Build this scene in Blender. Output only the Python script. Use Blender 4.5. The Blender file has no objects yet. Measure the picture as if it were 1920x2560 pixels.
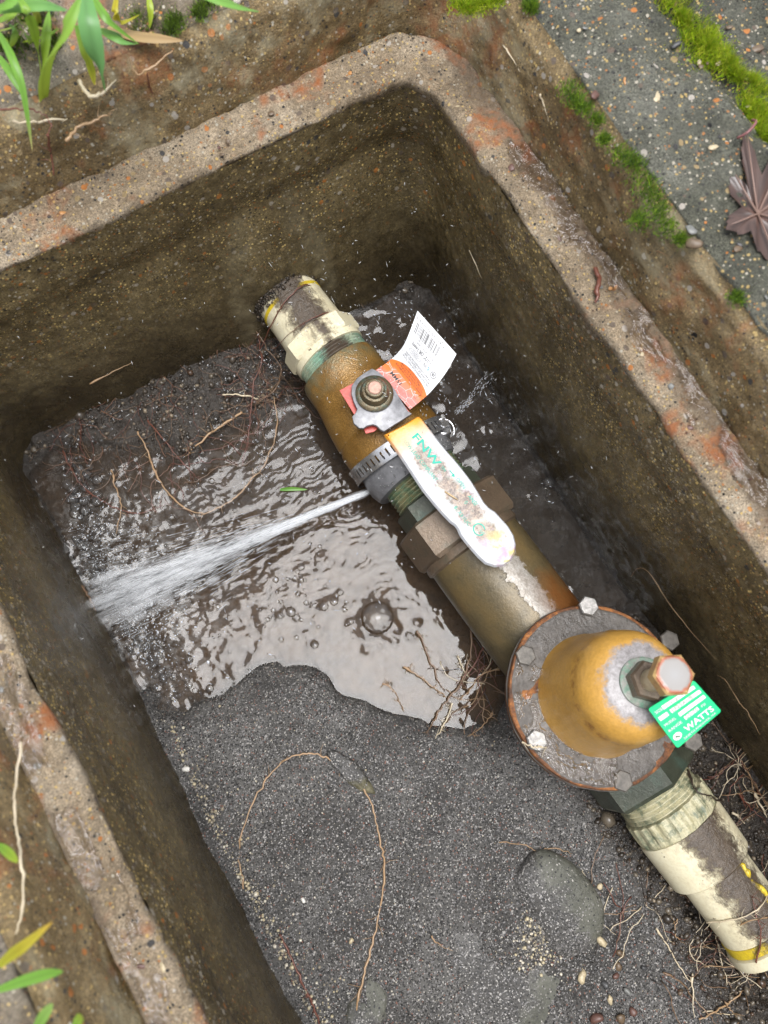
import bpy, math, random
import numpy as np
from mathutils import Matrix, Vector

random.seed(7)
RNG = np.random.default_rng(11)
SC = bpy.context.scene
COL = SC.collection

# ------------------------------------------------------------------ camera, sky, sun, exposure
CAM_H = 0.39
RM = np.array([[0.8575, -0.4935, 0.1456], [-0.5128, -0.8428, 0.1636], [0.0419, -0.2149, -0.9757]])
_u, _s, _v = np.linalg.svd(RM)
RM = _u @ _v
FPX = 1962.0
cam_d = bpy.data.cameras.new("camera")
cam = bpy.data.objects.new("camera", cam_d)
COL.objects.link(cam)
m = Matrix.Identity(4)
for r in range(3):
    m[r][0] = RM[r, 0]
    m[r][1] = -RM[r, 1]
    m[r][2] = -RM[r, 2]
m[2][3] = CAM_H
cam.matrix_world = m
cam_d.sensor_width = 36
cam_d.lens = FPX / 2560 * 36
cam_d.clip_start = 0.01
cam_d.clip_end = 200
cam_d.dof.use_dof = True
cam_d.dof.focus_distance = 0.53
cam_d.dof.aperture_fstop = 8.6
SC.camera = cam

SUN_TO = Vector((0.05, -0.02, 1.0)).normalized()
w = bpy.data.worlds.new("World")
SC.world = w
w.use_nodes = True
wn = w.node_tree
bg = wn.nodes["Background"]
sky = wn.nodes.new("ShaderNodeTexSky")
sky.sky_type = 'NISHITA'
sky.sun_disc = False
sky.sun_elevation = math.asin(SUN_TO.z)
sky.sun_rotation = math.atan2(SUN_TO.x, SUN_TO.y)
sky.dust_density = 4.0
hs = wn.nodes.new("ShaderNodeHueSaturation")
hs.inputs["Saturation"].default_value = 0.28
wn.links.new(sky.outputs[0], hs.inputs["Color"])
wn.links.new(hs.outputs[0], bg.inputs["Color"])
bg.inputs["Strength"].default_value = 0.115

sun_d = bpy.data.lights.new("sun", 'SUN')
sun_d.energy = 1.5
sun_d.angle = math.radians(34)
sun_d.color = (0.98, 0.985, 1.0)
sun = bpy.data.objects.new("sun", sun_d)
COL.objects.link(sun)
sun.rotation_euler = SUN_TO.to_track_quat('Z', 'Y').to_euler()
sun.location = (0, 0, 3)

SC.view_settings.view_transform = 'Standard'
SC.view_settings.look = 'None'
SC.view_settings.exposure = 1.15
SC.view_settings.gamma = 1.0
SC.view_settings.use_curve_mapping = False
SC.cycles.use_denoising = True
SC.cycles.max_bounces = 8
SC.cycles.transparent_max_bounces = 24
SC.cycles.caustics_reflective = False
SC.cycles.caustics_refractive = False

# ------------------------------------------------------------------ helpers: measuring
def P(px, py, z):
    d = RM @ np.array([(px - 960) / FPX, (py - 1280) / FPX, 1.0])
    return np.array([0, 0, CAM_H]) + d * ((z - CAM_H) / d[2])

def PD(px, py, z):                       # coordinates read off the 1659 px wide view
    return P(px * 1.15732, py * 1.15732, z)

def PA(px, py, ax, val):                 # the ray through a pixel meets the plane axis = val
    d = RM @ np.array([(px - 960) / FPX, (py - 1280) / FPX, 1.0])
    return np.array([0, 0, CAM_H]) + d * ((val - (CAM_H if ax == 2 else 0)) / d[ax])

# numpy gradient-ish value noise
def _hash(ix, iy, iz):
    h = (ix.astype(np.int64) * 374761393 + iy.astype(np.int64) * 668265263 + iz.astype(np.int64) * 2147483647 // 7) & 0xffffffff
    h = ((h ^ (h >> 13)) * 1274126177) & 0xffffffff
    return ((h ^ (h >> 16)) & 0xffffff) / float(0xffffff) * 2 - 1

def vnoise(x, y, z=0.0):
    x, y, z = np.broadcast_arrays(np.asarray(x, float), np.asarray(y, float), np.asarray(z, float))
    ix, iy, iz = np.floor(x), np.floor(y), np.floor(z)
    fx, fy, fz = x - ix, y - iy, z - iz
    fx, fy, fz = [f * f * f * (f * (f * 6 - 15) + 10) for f in (fx, fy, fz)]
    r = 0
    for a in (0, 1):
        for b in (0, 1):
            for c in (0, 1):
                r = r + _hash(ix + a, iy + b, iz + c) * (fx if a else 1 - fx) * (fy if b else 1 - fy) * (fz if c else 1 - fz)
    return r

def fbm(x, y, z=0.0, oct=4, gain=0.5):
    r, a = 0, 1.0
    x, y, z = np.asarray(x, float), np.asarray(y, float), np.asarray(z, float)
    for i in range(oct):
        r = r + a * vnoise(x * 2 ** i + i * 17.3, y * 2 ** i - i * 9.1, z * 2 ** i + i * 5.7)
        a *= gain
    return r

def smooth(e0, e1, x):
    t = np.clip((x - e0) / (e1 - e0), 0, 1)
    return t * t * (3 - 2 * t)

# ------------------------------------------------------------------ helpers: objects
def wm(o):
    return (wm(o.parent) @ o.matrix_parent_inverse if o.parent else Matrix.Identity(4)) @ o.matrix_basis

def setp(o, label=None, cat=None, group=None, kind=None):
    for k, v in (("label", label), ("category", cat), ("group", group), ("kind", kind)):
        if v:
            o[k] = v
    return o

def link(name, me, mat=None, parent=None, local=False, smooth_sh=True):
    o = bpy.data.objects.new(name, me)
    COL.objects.link(o)
    if mat is not None and len(me.materials) == 0:
        me.materials.append(mat)
    if smooth_sh and len(me.polygons):
        me.polygons.foreach_set("use_smooth", np.ones(len(me.polygons), bool))
    if parent is not None:
        o.parent = parent
        if not local:
            o.matrix_parent_inverse = wm(parent).inverted()
    return o

def thing(name, label, cat, loc=(0, 0, 0), group=None, rot=None):
    o = bpy.data.objects.new(name, None)
    COL.objects.link(o)
    o.empty_display_size = 0.02
    M = Matrix.Translation(Vector(loc))
    if rot is not None:
        M = M @ rot.to_4x4()
    o.matrix_basis = M
    return setp(o, label, cat, group)

def np_mesh(name, V, F, col=None):
    """V (n,3); F (m,k) all the same size."""
    me = bpy.data.meshes.new(name)
    V = np.ascontiguousarray(V, dtype=np.float32)
    F = np.ascontiguousarray(F, dtype=np.int32)
    me.vertices.add(len(V))
    me.vertices.foreach_set("co", V.ravel())
    k = F.shape[1]
    me.loops.add(F.size)
    me.loops.foreach_set("vertex_index", F.ravel())
    me.polygons.add(len(F))
    me.polygons.foreach_set("loop_start", np.arange(len(F), dtype=np.int32) * k)
    if col is not None:
        at = me.color_attributes.new("Col", 'FLOAT_COLOR', 'POINT')
        c = np.ones((len(V), 4), np.float32)
        c[:, :3] = col
        at.data.foreach_set("color", c.ravel())
    me.update(calc_edges=True)
    me.validate()
    return me

def grid_faces(nu, nv, closed_u=False, closed_v=False):
    iu = np.arange(nu if closed_u else nu - 1)
    iv = np.arange(nv if closed_v else nv - 1)
    a, b = np.meshgrid(iu, iv, indexing='ij')
    a2, b2 = (a + 1) % nu, (b + 1) % nv
    return np.stack([a * nv + b, a2 * nv + b, a2 * nv + b2, a * nv + b2], -1).reshape(-1, 4)

class MB:
    def __init__(s):
        s.v, s.f, s.c = [], [], []
    def add(s, V, F, col=None):
        o = len(s.v)
        s.v.extend([tuple(map(float, p)) for p in V])
        s.f.extend([tuple(int(i) + o for i in f) for f in F])
        if col is not None:
            s.c.extend([tuple(col)] * len(V))
    def mesh(s, name):
        me = bpy.data.meshes.new(name)
        me.from_pydata(s.v, [], s.f)
        if s.c and len(s.c) == len(s.v):
            at = me.color_attributes.new("Col", 'FLOAT_COLOR', 'POINT')
            c = np.ones((len(s.v), 4), np.float32)
            c[:, :3] = s.c
            at.data.foreach_set("color", c.ravel())
        me.update()
        return me
    def tube(s, pts, rad, sides=5, col=None):
        pts = [np.array(p, float) for p in pts]
        n = len(pts)
        if np.isscalar(rad):
            rad = [rad] * n
        V, F = [], []
        up = np.array([0.31, 0.17, 0.93])
        for i, p in enumerate(pts):
            t = pts[min(i + 1, n - 1)] - pts[max(i - 1, 0)]
            t = t / (np.linalg.norm(t) + 1e-12)
            a = np.cross(t, up)
            a /= np.linalg.norm(a) + 1e-12
            b = np.cross(t, a)
            for k in range(sides):
                q = 2 * math.pi * k / sides
                V.append(p + rad[i] * (math.cos(q) * a + math.sin(q) * b))
        for i in range(n - 1):
            for k in range(sides):
                k2 = (k + 1) % sides
                F.append((i * sides + k, i * sides + k2, (i + 1) * sides + k2, (i + 1) * sides + k))
        F.append(tuple(range(sides))[::-1])
        F.append(tuple((n - 1) * sides + k for k in range(sides)))
        s.add(V, F, col)

def spline(pts, n=6):
    pts = [np.array(p, float) for p in pts]
    out = []
    for i in range(len(pts) - 1):
        p0, p1, p2, p3 = pts[max(i - 1, 0)], pts[i], pts[i + 1], pts[min(i + 2, len(pts) - 1)]
        for k in range(n):
            t = k / n
            out.append(0.5 * (2 * p1 + (p2 - p0) * t + (2 * p0 - 5 * p1 + 4 * p2 - p3) * t * t + (3 * p1 - p0 - 3 * p2 + p3) * t ** 3))
    out.append(pts[-1])
    return out

def bulk(name, base_v, base_f, pos, mats, col=None):
    """n copies of a little mesh as one mesh: mats (n,3,3), pos (n,3)."""
    base_v, base_f = np.array(base_v, float), np.array(base_f, int)
    n, k = len(pos), len(base_v)
    V = np.einsum('nij,kj->nki', mats, base_v) + np.asarray(pos)[:, None, :]
    F = (base_f[None] + (np.arange(n) * k)[:, None, None]).reshape(-1, base_f.shape[1])
    c = None if col is None else np.repeat(np.asarray(col), k, 0)
    return np_mesh(name, V.reshape(-1, 3), F, c)

OCT_V = [(1, 0, 0), (-1, 0, 0), (0, 1, 0), (0, -1, 0), (0, 0, 1), (0, 0, -1)]
OCT_F = [(0, 2, 4), (2, 1, 4), (1, 3, 4), (3, 0, 4), (2, 0, 5), (1, 2, 5), (3, 1, 5), (0, 3, 5)]

def rand_rot(n):
    q = RNG.normal(size=(n, 4))
    q /= np.linalg.norm(q, axis=1)[:, None]
    a, b, c, d = q.T
    return np.stack([np.stack([1 - 2 * (c * c + d * d), 2 * (b * c - a * d), 2 * (b * d + a * c)], -1),
                     np.stack([2 * (b * c + a * d), 1 - 2 * (b * b + d * d), 2 * (c * d - a * b)], -1),
                     np.stack([2 * (b * d - a * c), 2 * (c * d + a * b), 1 - 2 * (b * b + c * c)], -1)], 1)

def ico(sub=2):
    import bmesh
    bm = bmesh.new()
    bmesh.ops.create_icosphere(bm, subdivisions=sub, radius=1)
    V = np.array([v.co[:] for v in bm.verts])
    F = np.array([[v.index for v in f.verts] for f in bm.faces])
    bm.free()
    return V, F
ICO1, ICO2, ICO3 = ico(1), ico(2), ico(3)

# ------------------------------------------------------------------ helpers: materials
class Mt:
    def __init__(s, name, rough=0.5, spec=0.5, metal=0.0, coord='Object'):
        s.m = bpy.data.materials.new(name)
        s.m.use_nodes = True
        s.nt = s.m.node_tree
        s.b = s.nt.nodes["Principled BSDF"]
        s.b.inputs["Roughness"].default_value = rough
        s.b.inputs["Metallic"].default_value = metal
        s.b.inputs["Specular IOR Level"].default_value = spec
        s.co = s.nt.nodes.new("ShaderNodeTexCoord").outputs[coord]
        s.norm = None
    def n(s, t, **kw):
        nd = s.nt.nodes.new(t)
        for k, v in kw.items():
            setattr(nd, k, v)
        return nd
    def put(s, sock, v):
        if isinstance(v, bpy.types.NodeSocket):
            s.nt.links.new(v, sock)
        elif isinstance(v, (tuple, list)) and len(v) == 3 and sock.type == 'RGBA':
            sock.default_value = (*v, 1)
        else:
            sock.default_value = v
    def noise(s, scale, detail=4, rough=0.6, vec=None, dist=0.0, out=0):
        nd = s.n("ShaderNodeTexNoise")
        s.put(nd.inputs["Vector"], vec or s.co)
        nd.inputs["Scale"].default_value = scale
        nd.inputs["Detail"].default_value = detail
        nd.inputs["Roughness"].default_value = rough
        nd.inputs["Distortion"].default_value = dist
        return nd.outputs[out]
    def vor(s, scale, feature='F1', vec=None, out='Distance', rnd=1.0):
        nd = s.n("ShaderNodeTexVoronoi", feature=feature)
        s.put(nd.inputs["Vector"], vec or s.co)
        nd.inputs["Scale"].default_value = scale
        nd.inputs["Randomness"].default_value = rnd
        return nd.outputs[out]
    def ramp(s, fac, stops, const=False):
        nd = s.n("ShaderNodeValToRGB")
        s.put(nd.inputs[0], fac)
        cr = nd.color_ramp
        cr.interpolation = 'CONSTANT' if const else 'LINEAR'
        while len(cr.elements) < len(stops):
            cr.elements.new(0.5)
        for e, (p, c) in zip(cr.elements, stops):
            e.position = p
            e.color = (c, c, c, 1) if not isinstance(c, (tuple, list)) else (*c, 1)
        return nd.outputs[0]
    def mix(s, fac, a, b, mode='MIX'):
        nd = s.n("ShaderNodeMix", data_type='RGBA', blend_type=mode)
        s.put(nd.inputs[0], fac)
        s.put(nd.inputs[6], a)
        s.put(nd.inputs[7], b)
        return nd.outputs[2]
    def math(s, op, a, b=0.0, c=0.0, clamp=False):
        nd = s.n("ShaderNodeMath", operation=op, use_clamp=clamp)
        s.put(nd.inputs[0], a)
        s.put(nd.inputs[1], b)
        if op in ('MULTIPLY_ADD', 'COMPARE', 'WRAP', 'SMOOTH_MIN'):
            s.put(nd.inputs[2], c)
        return nd.outputs[0]
    def map(s, v, a, b, c=0.0, d=1.0):
        nd = s.n("ShaderNodeMapRange")
        nd.clamp = True
        s.put(nd.inputs[0], v)
        for i, q in enumerate((a, b, c, d)):
            nd.inputs[i + 1].default_value = q
        return nd.outputs[0]
    def scale(s, vec, sc, rot=(0, 0, 0)):
        nd = s.n("ShaderNodeMapping")
        s.put(nd.inputs[0], vec)
        nd.inputs["Scale"].default_value = sc
        nd.inputs["Rotation"].default_value = rot
        return nd.outputs[0]
    def sep(s, v):
        nd = s.n("ShaderNodeSeparateXYZ")
        s.put(nd.inputs[0], v)
        return nd.outputs
    def sepc(s, v):
        nd = s.n("ShaderNodeSeparateColor")
        s.put(nd.inputs[0], v)
        return nd.outputs
    def dot(s, origin, direction):
        a = s.n("ShaderNodeVectorMath", operation='SUBTRACT')
        s.put(a.inputs[0], s.co)
        a.inputs[1].default_value = tuple(float(x) for x in origin)
        b = s.n("ShaderNodeVectorMath", operation='DOT_PRODUCT')
        s.nt.links.new(a.outputs[0], b.inputs[0])
        b.inputs[1].default_value = tuple(float(x) for x in direction)
        return b.outputs["Value"]
    def bump(s, h, strength=0.5, dist=0.001):
        nd = s.n("ShaderNodeBump")
        nd.inputs["Strength"].default_value = strength
        nd.inputs["Distance"].default_value = dist
        s.put(nd.inputs["Height"], h)
        if s.norm is not None:
            s.nt.links.new(s.norm, nd.inputs["Normal"])
        s.norm = nd.outputs[0]
        s.nt.links.new(s.norm, s.b.inputs["Normal"])
    def color(s, c):
        s.put(s.b.inputs["Base Color"], c)
    def rough(s, v):
        s.put(s.b.inputs["Roughness"], v)
    def attr(s, name="Col"):
        nd = s.n("ShaderNodeAttribute")
        nd.attribute_name = name
        return nd.outputs["Color"]

def speckle(M, base, scale, table, size=0.35, seed=0.0):
    """colored grains: table = [(threshold, colour or None)...] over a random value per cell."""
    vec = M.co
    if seed:
        mp = M.n("ShaderNodeMapping")
        M.put(mp.inputs[0], M.co)
        mp.inputs["Location"].default_value = (seed, seed * 1.7, -seed)
        vec = mp.outputs[0]
    nd = M.n("ShaderNodeTexVoronoi", feature='F1')
    M.put(nd.inputs["Vector"], vec)
    nd.inputs["Scale"].default_value = scale
    val = M.sepc(nd.outputs["Color"])
    col = M.ramp(val[0], [(t, c) for t, c in table], const=True)
    on = M.math('GREATER_THAN', val[0], table[1][0])
    near = M.math('LESS_THAN', nd.outputs["Distance"], M.math('MULTIPLY_ADD', val[1], size, size * 0.4))
    f = M.math('MULTIPLY', on, near)
    return M.mix(f, base, col), f

def concrete(name, c1, c2, c3, grains=0.5, stains=0.0, rough=(0.25, 0.55), bump=0.6, pale=0.0, zfade=None, gold=1.0, micro=0.8, knock=False, mud=False):
    M = Mt(name)
    big = M.noise(14, 5, 0.65)
    col = M.ramp(big, [(0.30, c1), (0.5, c2), (0.70, c3)])
    fine = M.noise(420, 4, 0.75)
    col = M.mix(0.75, col, M.ramp(fine, [(0.25, 0.28), (0.5, 0.5), (0.75, 0.80)]), 'OVERLAY')
    mid = M.noise(90, 4, 0.7)
    col = M.mix(0.5, col, M.ramp(mid, [(0.3, 0.3), (0.5, 0.5), (0.7, 0.7)]), 'OVERLAY')
    col = M.mix(micro, col, M.ramp(M.noise(1250, 3, 0.8), [(0.34, 0.12), (0.5, 0.5), (0.66, 0.9)]), 'OVERLAY')
    t = 1 - 0.40 * grains
    e = 1 - t
    gl = (0.50 * gold, 0.36 * gold, 0.14 * gold)
    col1, f1 = speckle(M, col, 520, [(0, (0, 0, 0)), (t, gl), (t + e * 0.35, (0.42, 0.38, 0.30)), (t + e * 0.6, (0.03, 0.028, 0.026)), (t + e * 0.85, (0.34, 0.15, 0.05))], 0.32)
    col2, f2 = speckle(M, col1, 210, [(0, (0, 0, 0)), (1 - e * 0.55, (0.30, 0.22, 0.11)), (1 - e * 0.38, (0.13, 0.10, 0.075)), (1 - e * 0.25, (0.05, 0.048, 0.046)), (1 - e * 0.2, (0.40, 0.36, 0.31)), (1 - e * 0.08, (0.42, 0.16, 0.04))], 0.30, 3.1)
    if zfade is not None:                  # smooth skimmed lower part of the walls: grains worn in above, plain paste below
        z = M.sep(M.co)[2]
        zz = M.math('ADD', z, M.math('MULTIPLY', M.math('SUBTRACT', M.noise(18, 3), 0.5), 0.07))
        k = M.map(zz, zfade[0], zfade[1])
        col = M.mix(0.8, col, (0.78, 0.80, 0.84), 'MULTIPLY')  # smooth paste, darkened as well to paint the deep shade low in the box
        col = M.mix(M.math('MULTIPLY_ADD', k, 0.92, 0.08), col, M.mix(0.45, col2, (0.74, 0.68, 0.55), 'SOFT_LIGHT'))  # grainy upper wall, brightened as well to paint in light from the sky
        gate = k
    else:
        col = col2
        gate = None
    if pale:
        pn = M.map(M.noise(30, 5, 0.7, vec=M.scale(M.co, (1.0, 0.35, 1.0))), 0.52, 0.68)
        col = M.mix(M.math('MULTIPLY', pn, pale), col, (0.42, 0.37, 0.24))
    if zfade is not None:                  # drips, and a soaked lower band with the box's shade painted in too
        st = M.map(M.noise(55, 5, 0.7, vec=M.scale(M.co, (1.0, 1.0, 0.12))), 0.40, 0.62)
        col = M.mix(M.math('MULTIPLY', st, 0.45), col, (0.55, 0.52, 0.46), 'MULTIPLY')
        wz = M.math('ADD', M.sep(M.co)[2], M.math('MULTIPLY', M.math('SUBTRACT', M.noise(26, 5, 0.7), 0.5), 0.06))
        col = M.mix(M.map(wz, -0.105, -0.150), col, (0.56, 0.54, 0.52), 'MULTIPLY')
    if mud:                                # soil washed onto the outer half of the rim
        xx, yy, _z = M.sep(M.co)[0:3]
        o1 = M.map(xx, XR + 0.008, XR + 0.021)
        o2 = M.map(xx, XL - 0.010, XL - 0.020)
        nn = M.math('SUBTRACT', M.noise(38, 6, 0.75), 0.5)
        mk = M.map(M.math('ADD', M.math('MAXIMUM', o1, M.math('MULTIPLY', o2, 0.7)), M.math('MULTIPLY', nn, 2.6)), 0.35, 0.75)
        col = M.mix(M.math('MULTIPLY', mk, 0.72), col, M.ramp(M.noise(220, 4, 0.8), [(0.35, (0.075, 0.048, 0.026)), (0.65, (0.17, 0.125, 0.085))]))
    if knock:                              # paste left paler round the moulded knock-out above the pipe
        dx, dz = M.dot((0.1015, 0.28, -0.150), (1, 0, 0)), M.dot((0.1015, 0.28, -0.150), (0, 0, 1))
        rr = M.math('SQRT', M.math('ADD', M.math('POWER', dx, 2), M.math('MULTIPLY', M.math('POWER', dz, 2), 0.16)))
        rr = M.math('ADD', rr, M.math('MULTIPLY', M.math('SUBTRACT', M.noise(60, 5, 0.7), 0.5), 0.022))
        kn = M.math('MULTIPLY', M.map(M.math('ABSOLUTE', M.math('SUBTRACT', rr, 0.034)), 0.011, 0.003), M.map(M.dot((0, 0.245, 0), (0, 1, 0)), 0.0, 0.004))
        kn = M.math('MULTIPLY', kn, M.map(M.noise(45, 5, 0.7), 0.34, 0.58))
        col = M.mix(M.math('MULTIPLY', M.math('MULTIPLY', kn, M.map(M.math('ABSOLUTE', dx), 0.006, 0.020)), 0.42), col, (0.27, 0.23, 0.14))
    if stains:
        sn = M.map(M.noise(24, 3, 0.55, dist=0.4), 0.56, 0.64)
        s2 = M.math('MULTIPLY', sn, M.map(M.noise(110, 4, 0.7), 0.38, 0.6))
        col = M.mix(M.math('MULTIPLY', s2, stains), col, (0.30, 0.10, 0.03))
    M.color(col)
    M.rough(M.map(M.noise(60, 5, 0.7), 0.36, 0.64, rough[0], rough[1]))
    h = M.math('ADD', M.math('MULTIPLY', M.noise(520, 5, 0.75), 1.0), M.math('MULTIPLY', M.math('ADD', f1, f2), 0.22))
    if gate is not None:
        h = M.math('MULTIPLY', h, M.math('MULTIPLY_ADD', gate, 0.8, 0.2))
    M.bump(h, bump, 0.0017)
    return M.m

def plain(name, col, rough=0.4, metal=0.0, var=0.25, scale=120, bump=0.15, spec=0.5):
    M = Mt(name, rough, spec, metal)
    c = M.mix(var, col, M.ramp(M.noise(scale, 5, 0.7), [(0.3, 0.1), (0.7, 0.9)]), 'OVERLAY')
    M.color(c)
    M.bump(M.noise(scale * 3, 4, 0.7), bump, 0.0006)
    return M

def vcol(name, rough=0.45, spec=0.5, trans=0.0):
    M = Mt(name, rough, spec)
    M.color(M.attr())
    if trans:
        M.b.inputs["Transmission Weight"].default_value = 0
        tr = M.n("ShaderNodeBsdfTranslucent")
        M.put(tr.inputs[0], M.attr())
        mx = M.n("ShaderNodeMixShader")
        mx.inputs[0].default_value = trans
        M.nt.links.new(M.b.outputs[0], mx.inputs[1])
        M.nt.links.new(tr.outputs[0], mx.inputs[2])
        M.nt.links.new(mx.outputs[0], M.nt.nodes["Material Output"].inputs[0])
    return M.m

def clear(name, tint, ior=1.33, gloss_rough=0.02, milk=0.0, milkcol=(0.8, 0.83, 0.86), bumpf=None, boost=1.0):
    """thin clear liquid: what lies behind shows through, the sky mirrors on it."""
    M = Mt(name)
    nt = M.nt
    tr = M.n("ShaderNodeBsdfTransparent")
    M.put(tr.inputs[0], tint)
    gl = M.n("ShaderNodeBsdfGlossy")
    gl.inputs["Roughness"].default_value = gloss_rough
    fr = M.n("ShaderNodeFresnel")
    fr.inputs["IOR"].default_value = ior
    fac = M.math('MULTIPLY', fr.outputs[0], boost, clamp=True)
    a = M.n("ShaderNodeMixShader")
    base = tr.outputs[0]
    if milk is not None and not (isinstance(milk, float) and milk == 0.0):
        df = M.n("ShaderNodeBsdfDiffuse")
        M.put(df.inputs[0], milkcol)
        q = M.n("ShaderNodeMixShader")
        M.put(q.inputs[0], milk(M) if callable(milk) else milk)
        nt.links.new(base, q.inputs[1])
        nt.links.new(df.outputs[0], q.inputs[2])
        base = q.outputs[0]
    nt.links.new(fac, a.inputs[0])
    nt.links.new(base, a.inputs[1])
    nt.links.new(gl.outputs[0], a.inputs[2])
    if bumpf:
        bumpf(M)
        nt.links.new(M.norm, gl.inputs["Normal"])
        nt.links.new(M.norm, fr.inputs["Normal"])
    nt.links.new(a.outputs[0], nt.nodes["Material Output"].inputs[0])
    return M.m

# ------------------------------------------------------------------ the concrete box
XL, XR, YB, YF = -0.1297, 0.2131, 0.2835, -0.420
WL, WR, WB = 0.021, 0.027, 0.027
ZW = -0.199                                # water level
ZG = 0.050                                 # ground level

def ring(off, z, r0=0.022, ns=(260, 520, 260, 520), nc=36):
    """rounded rectangle round the box, growing by off (left, right, back, front); same point count for every call."""
    ol, orr, ob, of = off
    r = r0 + max(ol, 0)
    x0, x1, y0, y1 = XL - ol, XR + orr, YF - of, YB + ob
    pts, tag = [], []
    def side(a, b, n, k):
        for i in range(n):
            t = i / n
            pts.append((a[0] + (b[0] - a[0]) * t, a[1] + (b[1] - a[1]) * t, z))
            tag.append(k)
    def corner(cx, cy, a0, k):
        for i in range(nc):
            a = a0 - math.pi / 2 * i / nc
            pts.append((cx + r * math.cos(a), cy + r * math.sin(a), z))
            tag.append(k + (0 if i < nc / 2 else 1))
    # clockwise from the front-left going along the left side to the back
    side((x0, y0 + r), (x0, y1 - r), ns[1], 0); corner(x0 + r, y1 - r, math.pi, 0)
    side((x0 + r, y1), (x1 - r, y1), ns[0], 1); corner(x1 - r, y1 - r, math.pi / 2, 1)
    side((x1, y1 - r), (x1, y0 + r), ns[1], 2); corner(x1 - r, y0 + r, 0, 2)
    side((x1 - r, y0), (x0 + r, y0), ns[0], 3); corner(x0 + r, y0 + r, -math.pi / 2, 3)
    t = np.array(tag)
    t[t == 4] = 0
    return np.array(pts), t

def rings(offs_z):
    L = [ring(o, z)[0] for o, z in offs_z]
    return np.stack(L, 1), ring((0, 0, 0, 0), 0)[1]

def displaced(G, amp, scale, oct=4, closed=True):
    """push a (u, v, 3) sheet along its normals by noise."""
    du = np.roll(G, -1, 0) - np.roll(G, 1, 0)
    dv = np.gradient(G, axis=1)
    N = np.cross(du, dv)
    N /= np.linalg.norm(N, axis=2)[..., None] + 1e-12
    return G + N * (amp * fbm(G[..., 0] * scale, G[..., 1] * scale, G[..., 2] * scale, oct))[..., None], N

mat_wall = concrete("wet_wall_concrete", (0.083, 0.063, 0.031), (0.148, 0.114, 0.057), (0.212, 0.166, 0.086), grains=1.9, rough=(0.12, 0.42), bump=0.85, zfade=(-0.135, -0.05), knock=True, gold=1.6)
mat_rim = concrete("rim_concrete", (0.140, 0.100, 0.060), (0.245, 0.190, 0.125), (0.36, 0.30, 0.22), grains=1.5, stains=0.9, rough=(0.06, 0.4), bump=1.0, mud=True)
mat_rec = concrete("recess_concrete", (0.095, 0.062, 0.024), (0.180, 0.125, 0.055), (0.28, 0.21, 0.11), grains=1.5, stains=0.6, rough=(0.2, 0.5), bump=0.9, pale=0.8)

box = thing("valve_box", "open concrete valve box sunk in the ground, with a recessed rim and wet dirty walls", "utility box", (0.0417, -0.07, -0.22))

# inner walls, one mesh for each side
zs = np.concatenate([np.linspace(-0.0045, -0.06, 26), np.linspace(-0.062, -0.235, 66)])
offz = []
for z in zs:
    k = smooth(-0.035, -0.06, z) * 0.0035          # the walls step back a little below the lip
    lip = 0.0022 * math.exp(-(z + 0.0035) / -0.004) if False else 0
    offz.append(((k, k, k, k), z))
G, T = rings(offz)
G, N = displaced(G, 0.00055, 190)
G = G + N * (0.0010 * fbm(G[..., 0] * 14, G[..., 1] * 14, G[..., 2] * 14, 2))[..., None]
# the round knock-out moulded in the back wall above the pipe
kx, kz = 0.1015, -0.150
rad = np.hypot(G[..., 0] - kx, (G[..., 2] - kz) * 0.8)
ko = np.exp(-((rad - 0.036) / 0.006) ** 2) * (G[..., 1] > 0.26)
up = np.clip((G[..., 2] - kz) / 0.055, 0, 1)
boss = np.exp(-((G[..., 0] - kx) / 0.030) ** 4) * smooth(-0.065, -0.125, G[..., 2]) * (G[..., 1] > 0.26)
G[..., 1] -= boss * (0.004 + 0.0012 * fbm(G[..., 0] * 60, G[..., 2] * 60, 1.0, 3))
# the back wall leans in towards its foot, most of all at the right corner
lean = (0.004 + 0.030 * np.clip((G[..., 0] - XL - 0.02) / (XR - XL - 0.05), 0, 1)) * smooth(0.215, 0.268, G[..., 1]) * np.clip((-0.055 - G[..., 2]) / 0.145, 0, 1.3)
G[..., 1] -= lean
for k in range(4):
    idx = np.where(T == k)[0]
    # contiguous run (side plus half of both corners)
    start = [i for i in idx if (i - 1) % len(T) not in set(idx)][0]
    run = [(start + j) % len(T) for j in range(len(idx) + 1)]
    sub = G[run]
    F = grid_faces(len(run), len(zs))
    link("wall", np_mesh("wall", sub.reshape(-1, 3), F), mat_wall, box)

# rim (the lid seat), chipped along its edges
prof = [(0.0022, -0.016), (0.0004, -0.0085), (-0.0004, -0.0045), (0.0002, -0.0022), (0.0016, -0.0006)]
steps = [((a, a, a, a), z) for a, z in prof]
for t in np.linspace(0.08, 1.0, 22):
    steps.append(((WL * t + 0.0016 * (1 - t), WR * t + 0.0016 * (1 - t), WB * t + 0.0016 * (1 - t), 0.025 * t), 0.0006 * math.sin(t * 9)))
G, T = rings(steps)
chip = fbm(G[..., 0] * 90, G[..., 1] * 90, 3.1, 4)
G[..., 2] += 0.0015 * chip
bow = 0.0022 * fbm(G[..., 0] * 26, G[..., 1] * 26, 6.6, 3)
fall = np.linspace(1, 0, G.shape[1])[None, :] ** 1.5
G[..., 0] += np.where(G[..., 0] > XR - 0.015, bow, np.where(G[..., 0] < XL + 0.015, -bow, 0)) * fall
G[..., 1] += np.where(G[..., 1] > YB - 0.015, bow, 0) * fall
edge = np.linspace(0, 1, G.shape[1])[None, :]
G[..., 2] += -0.0035 * smooth(0.15, 0.8, fbm(G[..., 0] * 55, G[..., 1] * 55, 8.0, 3)) * (edge < 0.42) * (edge > 0.13)
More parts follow.
